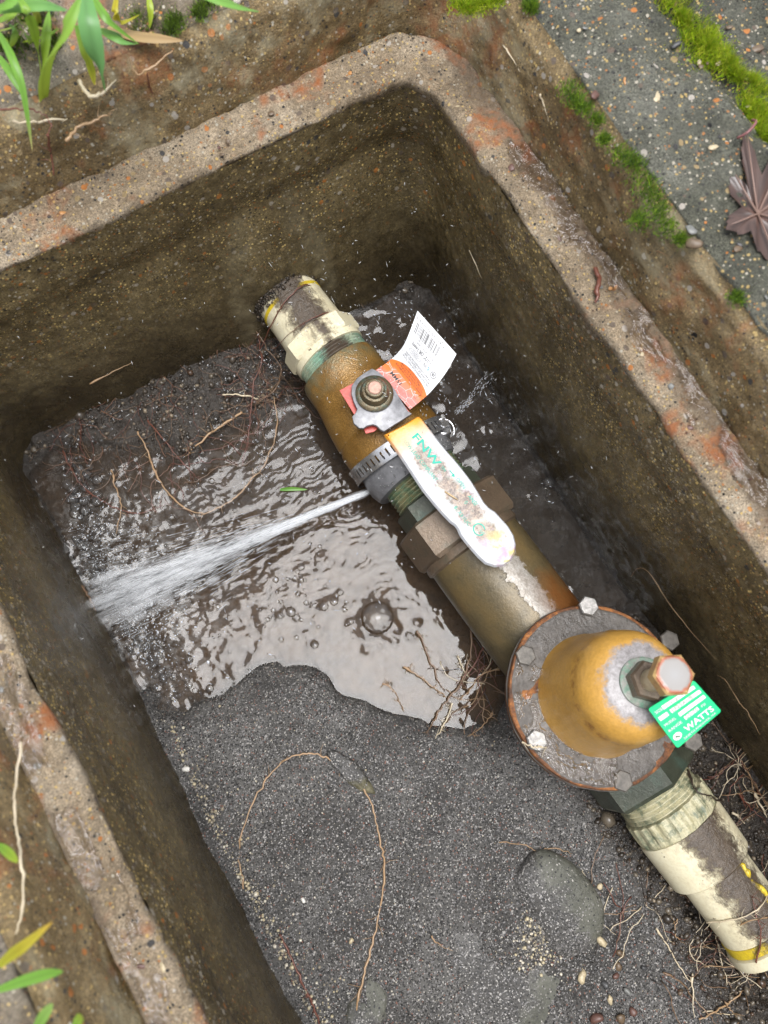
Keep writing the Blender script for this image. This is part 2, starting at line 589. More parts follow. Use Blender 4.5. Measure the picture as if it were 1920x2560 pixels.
G[..., 2] += 0.0022 * np.exp(-((edge - 0.93) / 0.05) ** 2) * smooth(-0.35, 0.4, fbm(G[..., 0] * 30, G[..., 1] * 30, 1.0, 3))
cen = np.array([0.0417, -0.07])
link("rim", np_mesh("rim", G.reshape(-1, 3), grid_faces(len(T), G.shape[1], True)), mat_rim, box)

# upright face of the lid recess, from the rim up to the ground
steps = [((WL - 0.004, WR - 0.004, WB - 0.004, 0.021), -0.010), ((WL - 0.0015, WR - 0.0015, WB - 0.0015, 0.0235), -0.005)]
for t in np.linspace(0, 1, 30):
    e = 0.009 * t ** 1.3 + 0.005 * smooth(0.82, 1.0, t)
    steps.append(((WL + e, WR + e, WB + e, 0.025 + e), ZG * t * (1 - 0.0 * t)))
G, T = rings(steps)
G, N = displaced(G, 0.0016, 55)
G = G + N * (0.0025 * fbm(G[..., 0] * 16, G[..., 1] * 16, G[..., 2] * 16, 2))[..., None]
link("recess_wall", np_mesh("recess_wall", G.reshape(-1, 3), grid_faces(len(T), G.shape[1], True)), mat_rec, box)

# ------------------------------------------------------------------ ground and pavement
mat_ground = concrete("dirty_ground", (0.055, 0.038, 0.020), (0.12, 0.092, 0.058), (0.23, 0.205, 0.165), grains=1.3, stains=0.7, rough=(0.3, 0.65), bump=0.8)
mat_pave = concrete("exposed_aggregate", (0.026, 0.027, 0.017), (0.072, 0.072, 0.052), (0.145, 0.143, 0.115), grains=1.5, rough=(0.15, 0.45), bump=1.0, gold=0.85, micro=1.0)
e0 = 0.014
xs = [0.003, 0, 0.0015, 0.003, 0.005, 0.0075, 0.010, 0.013, 0.016, 0.019] + list(np.linspace(0.022, 0.16, 60)) + [0.18, 0.22, 0.3, 0.5, 1, 3, 10, 40]
steps = []
for i_, a in enumerate(xs):                      # the first loop tucks the edge down behind the recess face
    steps.append(((WL + e0 + a, WR + e0 + a, WB + e0 + a, 0.025 + e0 + a), ZG - 0.016 if i_ == 0 else ZG + 0.004 * (smooth(0, 0.012, a) - 0.25)))
G, T = rings(steps)
near = np.array([1.0 if a < 0.2 else 0.0 for a in xs])[None, :]
G[..., 2] += near * (0.0022 * fbm(G[..., 0] * 60, G[..., 1] * 60, 5, 4) + 0.002 * fbm(G[..., 0] * 12, G[..., 1] * 12, 2, 2))
G[..., 2] += near * 0.0012 * np.abs(fbm(G[..., 0] * 230, G[..., 1] * 230, 5, 2))
JX = 0.3195
jo = np.exp(-((G[..., 0] - JX - 0.003 * fbm(G[..., 1] * 18, 0.5, 0.5, 3)) / 0.0045) ** 2)
right = (G[..., 0] > 0.20) & (G[..., 1] > -2)
G[..., 2] -= 0.006 * jo * right * near
idx_r = [i for i in range(len(T)) if (T[i] == 2) or (T[i] == 1 and G[i, 0, 0] > XR - 0.012)]
st = [i for i in idx_r if (i - 1) % len(T) not in set(idx_r)][0]
run = [(st + j) % len(T) for j in range(len(idx_r) + 1)]
pave = link("pavement", np_mesh("pavement", G[run].reshape(-1, 3), grid_faces(len(run), len(xs))), mat_pave)
setp(pave, "dark concrete pavement with exposed pebbles right of the valve box", None, None, "structure")
other = [i for i in range(len(T)) if i not in set(idx_r)]
st = [i for i in other if (i - 1) % len(T) in set(idx_r)][0]
run2 = [(st + j) % len(T) for j in range(len(other) + 1)]
ground = link("ground", np_mesh("ground", G[run2].reshape(-1, 3), grid_faces(len(run2), len(xs))), mat_ground)
setp(ground, "damp dirty ground with moss and grass left of and behind the valve box", None, None, "structure")

# ------------------------------------------------------------------ sand bed in the box
SHORE_D = [(318, 1490), (345, 1525), (400, 1530), (470, 1498), (540, 1450), (600, 1438), (650, 1442), (720, 1470), (770, 1510), (830, 1535),
           (900, 1547), (960, 1562), (1020, 1572), (1075, 1557), (1095, 1500), (1150, 1420), (1250, 1345), (1370, 1318), (1440, 1345), (1560, 1400),
           (1250, 960), (945, 630), (905, 655), (850, 640), (800, 634), (765, 648), (735, 700), (655, 770), (615, 850), (560, 900), (470, 925),
           (420, 985), (350, 985), (270, 965), (190, 955), (140, 955), (60, 1010), (-60, 1150), (60, 1300), (200, 1500)]
SHORE = np.array([PD(x, y, ZW)[:2] for x, y in SHORE_D])

def shore_dist(x, y):
    """signed distance to the water's edge: positive on land."""
    x, y = np.asarray(x, float), np.asarray(y, float)
    best = np.full(x.shape, 1e9)
    inside = np.zeros(x.shape, bool)
    n = len(SHORE)
    for i in range(n):
        a, b = SHORE[i], SHORE[(i + 1) % n]
        ab = b - a
        t = np.clip(((x - a[0]) * ab[0] + (y - a[1]) * ab[1]) / (ab @ ab), 0, 1)
        best = np.minimum(best, np.hypot(x - a[0] - t * ab[0], y - a[1] - t * ab[1]))
        c = ((a[1] > y) != (b[1] > y))
        with np.errstate(divide='ignore', invalid='ignore'):
            xi = (b[0] - a[0]) * (y - a[1]) / (b[1] - a[1] + 1e-15) + a[0]
        inside ^= c & (x < xi)
    return np.where(inside, -best, best)

STONE_C = P(1386, 2262, -0.176)
def sandz(x, y, fine=True):
    x, y = np.asarray(x, float), np.asarray(y, float)
    d = shore_dist(x, y) + 0.004 * fbm(x * 45, y * 45, 0.3, 3)
    front = smooth(0.10, 0.03, y)                                   # the big sand bank in front
    hi = 0.018 * (1 - front) + 0.027 * front * smooth(0.17, 0.02, x) + 0.014 * front * smooth(0.02, 0.17, x)
    z = np.where(d > 0, ZW + hi * (1 - np.exp(-np.maximum(d, 0) / 0.035)), ZW - 0.015 * (1 - np.exp(-np.maximum(-d, 0) / 0.013)))
    z = z + 0.0035 * fbm(x * 22, y * 22, 1.7, 3) * np.where(d > 0, smooth(0.0, 0.02, np.abs(d)), 0.35 * smooth(0.01, 0.03, np.abs(d)))
    mud = smooth(0.095, 0.125, x + 0.02 * fbm(x * 30, y * 30, 4.0, 2)) * smooth(-0.02, -0.06, y)
    back = (1 - front) * (d > 0)
    z = z + 0.026 * np.exp(-((x - 0.1498) ** 2 + (y + 0.312) ** 2) / 0.020 ** 2)          # mud heaped over the end of the outlet pipe
    if fine:
        z = z + mud * 0.0032 * fbm(x * 120, y * 120, 6.0, 3) + back * 0.004 * fbm(x * 80, y * 80, 2.0, 4)
        z = z + 0.0006 * fbm(x * 330, y * 330, 9.0, 3) * smooth(0.0, 0.006, np.abs(d)) + front * smooth(0.002, 0.012, d) * (0.0018 * fbm(x * 55, y * 55, 3.0, 3) + 0.0026 * fbm(x * 24, y * 24, 8.0, 2))
    return z

def on_sand(px, py, lift=0.0, disp=False):
    if disp:
        px, py = px * 1.15732, py * 1.15732
    z = -0.185
    for _ in range(6):
        p = P(px, py, z)
        z = float(max(sandz(p[0], p[1]), ZW))
    p = P(px, py, z + lift)
    return p

gx = np.arange(XL - 0.006, XR + 0.0075, 0.0014)
gy = np.arange(YF - 0.004, YB + 0.006, 0.0014)
X, Y = np.meshgrid(gx, gy, indexing='ij')
Z = sandz(X, Y)

Ms = Mt("wet_sand", 0.4)
cn = Ms.noise(16, 4, 0.6)
c = Ms.ramp(cn, [(0.35, (0.042, 0.039, 0.035)), (0.6, (0.094, 0.090, 0.083))])
x_, y_, z_ = Ms.sep(Ms.co)[0:3]
mudm = Ms.math('MULTIPLY', Ms.map(Ms.math('ADD', x_, Ms.math('MULTIPLY', Ms.noise(30, 3), 0.03)), 0.105, 0.135), Ms.map(y_, -0.02, -0.06))
c = Ms.mix(mudm, c, Ms.ramp(Ms.noise(55, 5, 0.7), [(0.3, (0.018, 0.013, 0.009)), (0.55, (0.036, 0.026, 0.017)), (0.75, (0.068, 0.049, 0.031))]))
bk = Ms.map(y_, 0.10, 0.16)
c = Ms.mix(bk, c, Ms.ramp(Ms.noise(60, 5, 0.7), [(0.3, (0.030, 0.024, 0.018)), (0.6, (0.075, 0.062, 0.050))]))
wet = Ms.map(z_, ZW - 0.003, ZW - 0.0005)
c = Ms.mix(Ms.map(z_, ZW + 0.001, ZW - 0.004), c, Ms.ramp(Ms.noise(70, 5, 0.7), [(0.35, (0.055, 0.041, 0.024)), (0.65, (0.13, 0.098, 0.060))]))
s1, f1 = speckle(Ms, c, 1150, [(0, (0, 0, 0)), (0.42, (0.016, 0.015, 0.014)), (0.66, (0.17, 0.163, 0.16)), (0.80, (0.04, 0.04, 0.04)), (0.90, (0.32, 0.305, 0.285)), (0.975, (0.18, 0.085, 0.06))], 0.75)
s2, f2 = speckle(Ms, s1, 560, [(0, (0, 0, 0)), (0.90, (0.30, 0.28, 0.25)), (0.96, (0.46, 0.42, 0.34))], 0.25, 2.2)
wetm = Ms.map(z_, ZW + 0.007, ZW + 0.001)                     # the soaked margin is darker
s2 = Ms.mix(Ms.math('MULTIPLY', wetm, 0.75), s2, (0.30, 0.28, 0.25), 'MULTIPLY')
under = Ms.map(z_, ZW - 0.001, ZW - 0.006)
s2 = Ms.mix(Ms.math('MULTIPLY', under, 0.8), s2, Ms.ramp(Ms.noise(70, 5, 0.7), [(0.35, (0.080, 0.060, 0.035)), (0.65, (0.185, 0.140, 0.085))]))
deep = Ms.math('MULTIPLY', under, Ms.map(x_, 0.125, 0.150))
s2 = Ms.mix(Ms.math('MULTIPLY', deep, 0.9), s2, (0.020, 0.017, 0.013))
s2 = Ms.mix(Ms.math('MULTIPLY', Ms.math('MAXIMUM', bk, mudm), 0.8), s2, Ms.mix(0.5, c, (0.02, 0.016, 0.012)))
Ms.color(s2)
Ms.rough(Ms.map(Ms.noise(26, 5, 0.7), 0.35, 0.65, 0.10, 0.50))
Ms.bump(Ms.math('ADD', Ms.noise(700, 4, 0.8), Ms.math('MULTIPLY', f1, 0.3)), 0.9, 0.0012)
sand = link("sand", np_mesh("sand", np.stack([X, Y, Z], -1).reshape(-1, 3), grid_faces(len(gx), len(gy))), Ms.m)
setp(sand, "wet dark grey sand and mud on the bottom of the valve box", None, None, "structure")

# ------------------------------------------------------------------ water
JET0 = P(926, 1229, -0.163)
JET1 = P(268, 1500, ZW + 0.004)
jd = (JET1 - JET0)[:2]
jl = np.linalg.norm(jd)
jd /= jl
jn = np.array([-jd[1], jd[0]])
wx = np.arange(XL - 0.004, XR + 0.005, 0.00095)
wy = np.arange(-0.075, YB + 0.005, 0.00095)
X, Y = np.meshgrid(wx, wy, indexing='ij')
al = ((X - JET0[0]) * jd[0] + (Y - JET0[1]) * jd[1])
ac = ((X - JET0[0]) * jn[0] + (Y - JET0[1]) * jn[1])
warp = 0.008 * fbm(X * 28, Y * 28, 0.2, 3) + 0.0036 * fbm(X * 105, Y * 105, 0.9, 2)
d = np.abs(ac + 0.16 * al * np.sign(ac)) + warp
left = smooth(0.05, 0.15, al)
amp = 0.00042 * np.exp(-np.abs(ac) / 0.040) * smooth(-0.02, 0.01, al) * (0.25 + 1.1 * np.clip(fbm(X * 48, Y * 48, 7, 3) + 0.25, 0, 1))
h = amp * np.sin(2 * np.pi * d / 0.0064) + 0.5 * amp * np.sin(2 * np.pi * (d * 1.31 + 0.3 * al) / 0.0045 + 2)
imp = np.hypot(X - JET1[0], Y - JET1[1])
turb = np.exp(-(imp / 0.095) ** 2)
h = 0.55 * h + 1.15 * amp * fbm(al * 42 + 3 * warp / 0.008, ac * 150, 1.3, 2)
h += turb * (0.0011 * fbm(X * 120, Y * 120, 3.3, 3) + 0.0012 * fbm(X * 45, Y * 45, 1.1, 2))
streak = np.exp(-(ac / (0.012 + 0.12 * np.clip(al, 0, 1))) ** 2) * smooth(0.03, 0.1, al)
h += streak * 0.0009 * fbm(al * 55, ac * 190, 2.0, 3)
h += 0.00034 * fbm(X * 60 * (1 - 0.35 * smooth(0.11, 0.15, X)), Y * 60, 4.2, 2) * (0.35 + 0.65 * smooth(0.055, 0.10, Y)) * (1 + 3.4 * smooth(0.11, 0.15, X))
h += 0.00012 * fbm(X * 170, Y * 170, 2.1, 2)
BUB = [(815, 1335, 0.0125), (757, 1343, 0.0028), (858, 1362, 0.0026), (722, 1300, 0.0032), (700, 1310, 0.0036), (650, 1225, 0.0030), (628, 1322, 0.0038), (640, 1335, 0.0030),
       (605, 1330, 0.0028), (680, 1393, 0.0030), (735, 1280, 0.0026), (1185, 1043, 0.0050), (1150, 1000, 0.0025),
       (715, 1470, 0.0020), (900, 1345, 0.0035), (885, 1375, 0.0030), (790, 1405, 0.0030), (960, 1450, 0.0020), (1040, 1480, 0.004), (560, 1330, 0.005), (520, 1300, 0.004), (660, 1370, 0.0022), (840, 1480, 0.0022)]
for (bx_, by_, br_) in BUB:                       # the water climbs round every bubble and bit of scum
    bp_ = P(bx_ * 1.15732, by_ * 1.15732, ZW)
    dd_ = np.hypot(X - bp_[0], Y - bp_[1]) * (1 + 0.25 * fbm(X * 160 + bx_, Y * 160, 0.4, 2))
    h += br_ * 0.22 * np.exp(-(dd_ / (br_ * 1.15)) ** 2)
Z = ZW + h
sd = shore_dist(X, Y)
V = np.stack([X, Y, Z], -1)
keep = (sd < 0.012)
F = grid_faces(len(wx), len(wy))
kf = keep.reshape(-1)[F].all(1)
F = F[kf]
used = np.unique(F)
remap = np.zeros(V.shape[0] * V.shape[1], int)
remap[used] = np.arange(len(used))
def water_milk(M):
    dd = M.dot((JET1[0], JET1[1], ZW), (1, 0, 0))
    de = M.dot((JET1[0], JET1[1], ZW), (0, 1, 0))
    r = M.math('SQRT', M.math('ADD', M.math('POWER', dd, 2), M.math('POWER', de, 2)))
    n = M.map(M.noise(110, 6, 0.8, dist=0.6), 0.46, 0.66)
    return M.math('MULTIPLY_ADD', M.math('MULTIPLY', M.map(r, 0.10, 0.0), n), 0.5, 0.03)
mat_water = clear("murky_water", (0.60, 0.48, 0.33), 1.38, 0.01, water_milk, (0.62, 0.62, 0.60))
water = link("water", np_mesh("water", V.reshape(-1, 3)[used], remap[F]), mat_water)
setp(water, "shallow rippled brown water pooled in the back of the valve box", None, None, "structure")

# ------------------------------------------------------------------ pipe frame
AX0 = np.array([0.1025, 0.2721, -0.152])
TX = np.array([0.0832, -0.9965, 0.0]); TX /= np.linalg.norm(TX)
NX = np.array([-TX[1], TX[0], 0.0])
ROT = Matrix(((TX[0], NX[0], 0), (TX[1], NX[1], 0), (0, 0, 1)))

def axis_pt(s, n=0.0, u=0.0):
    return AX0 + TX * s + NX * n + np.array([0, 0, u])

def lathe(profile, segs=64, hexn=0, phase=0.0, wob=0.0, axis='x', closed=True):
    """profile [(along, radius)]; hexn>0: a prism with that many sides; returns mesh verts, faces in the local frame (along = x)."""
    if hexn:
        angs = [phase + 2 * math.pi * k / hexn for k in range(hexn)]
    else:
        angs = [2 * math.pi * k / segs for k in range(segs)]
    n = len(angs)
    V, F = [], []
    for i, (s, r) in enumerate(profile):
        for a in angs:
            rr = r
            if wob:
                rr += wob * float(fbm(s * 90, math.cos(a) * 3, math.sin(a) * 3, 3))
            if axis == 'x':
                V.append((s, rr * math.cos(a), rr * math.sin(a)))
            else:
                V.append((rr * math.cos(a), rr * math.sin(a), s))
    for i in range(len(profile) - 1):
        for k in range(n):
            k2 = (k + 1) % n
            f = (i * n + k, i * n + k2, (i + 1) * n + k2, (i + 1) * n + k)
            F.append(f if axis != 'x' else f[::-1])
    if closed:
        F.append(tuple(range(n)))
        F.append(tuple((len(profile) - 1) * n + k for k in range(n))[::-1])
    return V, F

def part(name, VF, mat, parent, shift=0.0, sub=None, flat=False, world=False, offs=(0, 0, 0)):
    """a part built in the pipe's frame (x along, y across, z up)."""
    mb = MB()
    V = [(v[0] - shift + offs[0], v[1] + offs[1], v[2] + offs[2]) for v in VF[0]]
    mb.add(V, VF[1])
    o = link(name, mb.mesh(name), mat, parent, local=True, smooth_sh=not flat)
    if not flat:
        autosmooth(o.data)
    return o

def autosmooth(me, ang=35):
    me.update()
    try:
        me.set_sharp_from_angle(angle=math.radians(ang))
    except Exception:
        pass

def pipe_thing(name, label, cat, s, group=None):
    return thing(name, label, cat, axis_pt(s), group, ROT)

# materials for the fittings (object coordinates: x along, y across, z up)
def pvc_mat(name, dirt_w, dirt_off, ca=(0.56, 0.50, 0.33), cb=(0.70, 0.65, 0.47)):
    M = Mt(name, 0.38)
    x, y, z = M.sep(M.co)[0:3]
    c = M.ramp(M.noise(40, 4, 0.6), [(0.3, ca), (0.7, cb)])
    c = M.mix(0.35, c, M.ramp(M.noise(500, 4, 0.8), [(0.35, 0.25), (0.5, 0.5), (0.7, 0.65)]), 'OVERLAY')
    # soil washed along the crown of the pipe
    edge = M.math('ADD', M.math('ABSOLUTE', M.math('SUBTRACT', y, dirt_off)), M.math('MULTIPLY', M.math('SUBTRACT', M.noise(75, 6, 0.75), 0.5), 0.034))
    top = M.map(z, 0.008, 0.012)
    mask = M.math('MULTIPLY', M.map(edge, dirt_w + 0.0032, dirt_w - 0.0032), top)
    halo = M.math('MULTIPLY', M.map(edge, dirt_w + 0.012, dirt_w), M.math('MULTIPLY', top, 0.75))
    c = M.mix(M.math('MULTIPLY', halo, M.map(M.noise(350, 4, 0.8), 0.4, 0.65)), c, (0.14, 0.09, 0.05))
    dirt = M.ramp(M.noise(180, 5, 0.75), [(0.3, (0.045, 0.033, 0.023)), (0.6, (0.085, 0.063, 0.043)), (0.8, (0.13, 0.10, 0.07))])
    c = M.mix(mask, c, dirt)
    flecks = M.map(M.noise(220, 3, 0.6), 0.68, 0.72)
    c = M.mix(flecks, c, (0.10, 0.07, 0.04))
    M.color(c)
    M.rough(M.math('MULTIPLY_ADD', mask, -0.08, 0.36))
    M.bump(M.math('ADD', M.math('MULTIPLY', mask, M.math('ADD', 0.6, M.noise(300, 4, 0.8))), M.math('MULTIPLY', M.noise(260, 3), 0.08)), 0.8, 0.0014)
    return M.m

def brass_mat(name):
    M = Mt(name, 0.32, 0.5, 0.25)
    x, y, z = M.sep(M.co)[0:3]
    c = M.ramp(M.noise(35, 4, 0.6), [(0.3, (0.15, 0.075, 0.018)), (0.55, (0.27, 0.145, 0.035)), (0.75, (0.34, 0.20, 0.06))])
    c = M.mix(0.55, c, M.ramp(M.vor(1300), [(0.1, 0.75), (0.6, 0.25)]), 'OVERLAY')
    g = M.math('MULTIPLY', M.map(M.math('ADD', x, M.math('MULTIPLY', M.noise(70, 4), 0.022)), 0.030, 0.014), M.map(M.noise(130, 4, 0.7), 0.35, 0.62))
    c = M.mix(g, c, M.ramp(M.noise(160, 4), [(0.3, (0.09, 0.12, 0.075)), (0.7, (0.19, 0.165, 0.10))]))
    M.color(c)
    M.bump(M.math('ADD', M.noise(420, 4, 0.8), M.math('MULTIPLY', M.vor(900), 0.6)), 0.5, 0.0009)
    return M.m

def patina_mat(name, a, b, green, gfac, rough=0.35, metal=0.2, scale=60):
    M = Mt(name, rough, 0.5, metal)
    c = M.ramp(M.noise(scale * 0.6, 5, 0.65), [(0.3, a), (0.7, b)])
    k = M.map(M.noise(scale, 6, 0.75, dist=0.3), 0.62 - 0.3 * gfac, 0.78 - 0.3 * gfac)
    c = M.mix(k, c, green)
    c = M.mix(0.45, c, M.ramp(M.noise(600, 4, 0.8), [(0.3, 0.25), (0.5, 0.5), (0.7, 0.75)]), 'OVERLAY')
    M.color(c)
    M.bump(M.noise(330, 5, 0.8), 0.5, 0.0010)
    return M

mat_pvc_in = pvc_mat("pvc_soiled", 0.011, -0.001)
mat_pvc_out = pvc_mat("pvc_soiled_wide", 0.0125, 0.0035)
mat_pvc_clean = pvc_mat("pvc_plain", 0.004, 0.0)
mat_yellow = pvc_mat("yellow_primer", 0.0105, -0.001, (0.50, 0.36, 0.015), (0.66, 0.50, 0.03))
mat_brass = brass_mat("cast_brass")
mat_thread = pvc_mat("verdigris_thread", 0.0105, 0.002, (0.10, 0.34, 0.26), (0.42, 0.42, 0.30))
mat_thread_out = patina_mat("stained_thread", (0.46, 0.43, 0.29), (0.34, 0.31, 0.18), (0.12, 0.14, 0.09), 0.55, 0.45, 0.0, 150).m
mat_nipple = patina_mat("green_brass_thread", (0.17, 0.14, 0.06), (0.30, 0.29, 0.17), (0.12, 0.19, 0.115), 0.65, 0.35, 0.15, 130).m
mat_greenhex = patina_mat("green_bronze", (0.030, 0.037, 0.026), (0.062, 0.066, 0.046), (0.055, 0.082, 0.062), 0.4, 0.3, 0.2).m
mat_nut = patina_mat("brown_bronze", (0.105, 0.075, 0.05), (0.165, 0.12, 0.08), (0.09, 0.085, 0.06), 0.35, 0.28, 0.25).m
Mb = Mt("bronze_body", 0.33, 0.5, 0.2)
x, y, z = Mb.sep(Mb.co)[0:3]
c = Mb.ramp(Mb.noise(28, 5, 0.65), [(0.3, (0.055, 0.046, 0.026)), (0.5, (0.105, 0.080, 0.040)), (0.75, (0.155, 0.105, 0.042))])
c = Mb.mix(Mb.map(z, 0.012, -0.014), c, (0.045, 0.060, 0.045))
gray = Mb.math('MULTIPLY', Mb.map(Mb.math('ADD', Mb.math('ABSOLUTE', Mb.math('SUBTRACT', y, 0.005)), Mb.math('MULTIPLY', Mb.math('SUBTRACT', Mb.noise(110, 7, 0.8), 0.5), 0.028)), 0.0075, 0.0062), Mb.map(z, 0.016, 0.024))
c = Mb.mix(gray, c, Mb.ramp(Mb.noise(240, 5, 0.8), [(0.35, (0.17, 0.145, 0.115)), (0.65, (0.33, 0.31, 0.28))]))
rst = Mb.math('MULTIPLY', Mb.map(Mb.math('ADD', x, Mb.math('MULTIPLY', Mb.noise(60, 4), 0.05)), 0.125, 0.150), Mb.map(y, 0.003, 0.016))
c = Mb.mix(Mb.math('MULTIPLY', rst, 0.85), c, (0.15, 0.052, 0.012))
c = Mb.mix(0.4, c, Mb.ramp(Mb.noise(700, 3, 0.8), [(0.3, 0.3), (0.7, 0.7)]), 'OVERLAY')
Mb.color(c)
Mb.bump(Mb.math('ADD', Mb.noise(380, 4, 0.8), Mb.math('MULTIPLY', gray, 0.5)), 0.4, 0.0009)
mat_body = Mb.m
mat_steel = plain("stainless_steel", (0.60, 0.60, 0.61), 0.25, 0.9, 0.3, 300, 0.1).m
mat_zinc = plain("worn_zinc_plate", (0.20, 0.20, 0.21), 0.45, 0.3, 0.5, 160, 0.2).m
mat_boltz = plain("wet_zinc_bolt", (0.26, 0.25, 0.235), 0.22, 0.6, 0.7, 420, 0.6).m
mat_dullbolt = plain("muddy_bolt", (0.095, 0.085, 0.072), 0.45, 0.2, 0.6, 260, 0.4).m
mat_rubber = plain("grey_rubber_sheet", (0.13, 0.13, 0.135), 0.35, 0.0, 0.35, 220, 0.3).m
mat_darkmetal = patina_mat("brown_green_gland", (0.075, 0.055, 0.028), (0.13, 0.10, 0.055), (0.08, 0.11, 0.085), 0.45, 0.22, 0.4, 150).m
mat_copper = plain("pinkish_stem_end", (0.34, 0.20, 0.15), 0.4, 0.2, 0.4, 500, 0.2).m
mat_black = plain("dark_slot", (0.03, 0.02, 0.012), 0.5).m

# ------------------------------------------------------------------ inlet pipe
inlet = pipe_thing("pvc_pipe", "short cream plastic inlet pipe with one thin yellow stripe, entering through the back wall", "pipe", 0.0)
part("pipe", lathe([(-0.03, 0.0240), (0.0, 0.0240), (0.02, 0.0243), (0.034, 0.0247), (0.042, 0.0252)], 72), mat_pvc_in, inlet)
part("primer_stripe", lathe([(0.0095, 0.0240), (0.0097, 0.02455), (0.0122, 0.02455), (0.0124, 0.0240)], 72, closed=False), mat_yellow, inlet)
part("adapter_flange", lathe([(0.0415, 0.0245), (0.0415, 0.0288), (0.043, 0.0302), (0.0545, 0.0302), (0.056, 0.0290), (0.056, 0.0265)], hexn=8, phase=0.2), mat_pvc_clean, inlet, flat=True)
V = lathe([(0.056, 0.0265), (0.056, 0.0278), (0.061, 0.0278), (0.0615, 0.0262)], 72)
part("adapter_collar", V, mat_pvc_clean, inlet)
def thread_prof(s0, s1, r, dep, pitch):
    n = int((s1 - s0) / pitch)
    out = [(s0, r - dep)]
    for i in range(n):
        a = s0 + (s1 - s0) * i / n
        out += [(a + pitch * 0.35, r), (a + pitch * 0.55, r), (a + pitch * 0.95, r - dep)]
    return out
part("thread", lathe(thread_prof(0.061, 0.0735, 0.0268, 0.0013, 0.0023), 72, wob=0.0004), mat_thread, inlet)

# ------------------------------------------------------------------ ball valve
VS = 0.0723
valve = pipe_thing("ball_valve", "gold brass ball valve with a white coated lever, threaded onto the cream inlet pipe", "valve", VS)
bp = [(0.0715, 0.0265), (0.0718, 0.0296), (0.075, 0.0304), (0.083, 0.0304), (0.0865, 0.0300), (0.0905, 0.0304), (0.097, 0.0318), (0.108, 0.0336),
      (0.118, 0.0350), (0.1240, 0.0356), (0.1262, 0.0346), (0.1285, 0.0360), (0.1315, 0.0366), (0.146, 0.0368), (0.150, 0.0362), (0.152, 0.0340), (0.154, 0.0315)]
part("body", lathe(bp, 96, wob=0.0003), mat_brass, valve, VS, offs=(0, -0.0015, 0))
# stem stack: everything round the vertical through the stem
SP = P(936, 984, -0.098)
def upright(profile, cx, cy, z0, segs=40, hexn=0, phase=0.0, W=(0, 0, 1)):
    V, F = lathe(profile, segs, hexn, phase, axis='z')
    W = Vector(W).normalized()
    q = Vector((0, 0, 1)).rotation_difference(W)
    return [tuple(Vector((cx, cy, z0)) + q @ Vector(v)) for v in V], F
def wpart(name, VF, mat, parent, flat=False):
    mb = MB(); mb.add(*VF)
    o = link(name, mb.mesh(name), mat, parent, smooth_sh=not flat)
    if not flat:
        autosmooth(o.data)
    return o
wpart("bonnet", upright([(-0.022, 0.0165), (-0.012, 0.0160), (-0.011, 0.0135), (-0.004, 0.0130)], SP[0], SP[1], -0.098), mat_brass, valve)
gland = wpart("gland_nut", upright([(-0.0015, 0.0118), (0.0, 0.0126), (0.0022, 0.0126), (0.0034, 0.0112), (0.0036, 0.0098), (0.0062, 0.0094), (0.0082, 0.0080), (0.0086, 0.0066), (0.0112, 0.0064), (0.0118, 0.0058), (0.0119, 0.0047), (0.0114, 0.0046)], SP[0], SP[1], -0.0995), mat_darkmetal, valve)
wpart("stem", upright([(0.008, 0.0046), (0.0122, 0.0046), (0.0127, 0.0040)], SP[0], SP[1], -0.0995), mat_copper, valve)

def inset_poly(pts, d):
    pts = np.array(pts)
    n = len(pts)
    out = []
    area = 0.5 * sum(pts[i][0] * pts[(i + 1) % n][1] - pts[(i + 1) % n][0] * pts[i][1] for i in range(n))
    sg = 1 if area > 0 else -1
    for i in range(n):
        a, b = pts[(i + 1) % n] - pts[i], pts[i] - pts[i - 1]
        t = a / (np.linalg.norm(a) + 1e-12) + b / (np.linalg.norm(b) + 1e-12)
        t /= np.linalg.norm(t) + 1e-12
        out.append(pts[i] + sg * d * np.array([-t[1], t[0]]))
    return np.array(out)

def slab(outline3, thick, rnd):
    """a plate with rounded edges from a 3-D outline seen from above."""
    o3 = np.array(outline3)
    n = len(o3)
    lev = [(rnd * 0.9, -thick), (rnd * 0.2, -thick + rnd * 0.6), (0.0, -thick * 0.5), (rnd * 0.12, -rnd * 0.75), (rnd * 0.45, -rnd * 0.22), (rnd, 0.0)]
    V, F = [], []
    for dd, dz in lev:
        q = inset_poly(o3[:, :2], dd)
        for i in range(n):
            V.append((q[i][0], q[i][1], o3[i][2] + dz))
    area = sum(o3[i][0] * o3[(i + 1) % n][1] - o3[(i + 1) % n][0] * o3[i][1] for i in range(n))
    for l in range(len(lev) - 1):
        for i in range(n):
            j = (i + 1) % n
            f = (l * n + i, l * n + j, (l + 1) * n + j, (l + 1) * n + i)
            F.append(f if area > 0 else f[::-1])
    top = tuple((len(lev) - 1) * n + i for i in range(n))
    F.append(top if area > 0 else top[::-1])
    bot = tuple(range(n))
    F.append(bot[::-1] if area > 0 else bot)
    return V, F

def reg1(x, y):                            # region (560,660) scale .4822
    return 560 + x * 0.4822, 660 + y * 0.4822
plate_px = [(768, 540), (800, 556), (848, 600), (890, 655), (925, 715), (955, 762), (975, 775), (830, 868), (812, 860), (790, 838), (772, 832), (745, 838), (722, 852), (700, 850), (672, 826), (664, 790), (682, 770), (690, 752), (672, 715), (660, 672), (662, 630), (690, 590), (735, 558)]
lever = wpart("lever", slab([P(*reg1(x, y), -0.0995) for x, y in plate_px], 0.0032, 0.0006), mat_zinc, valve)

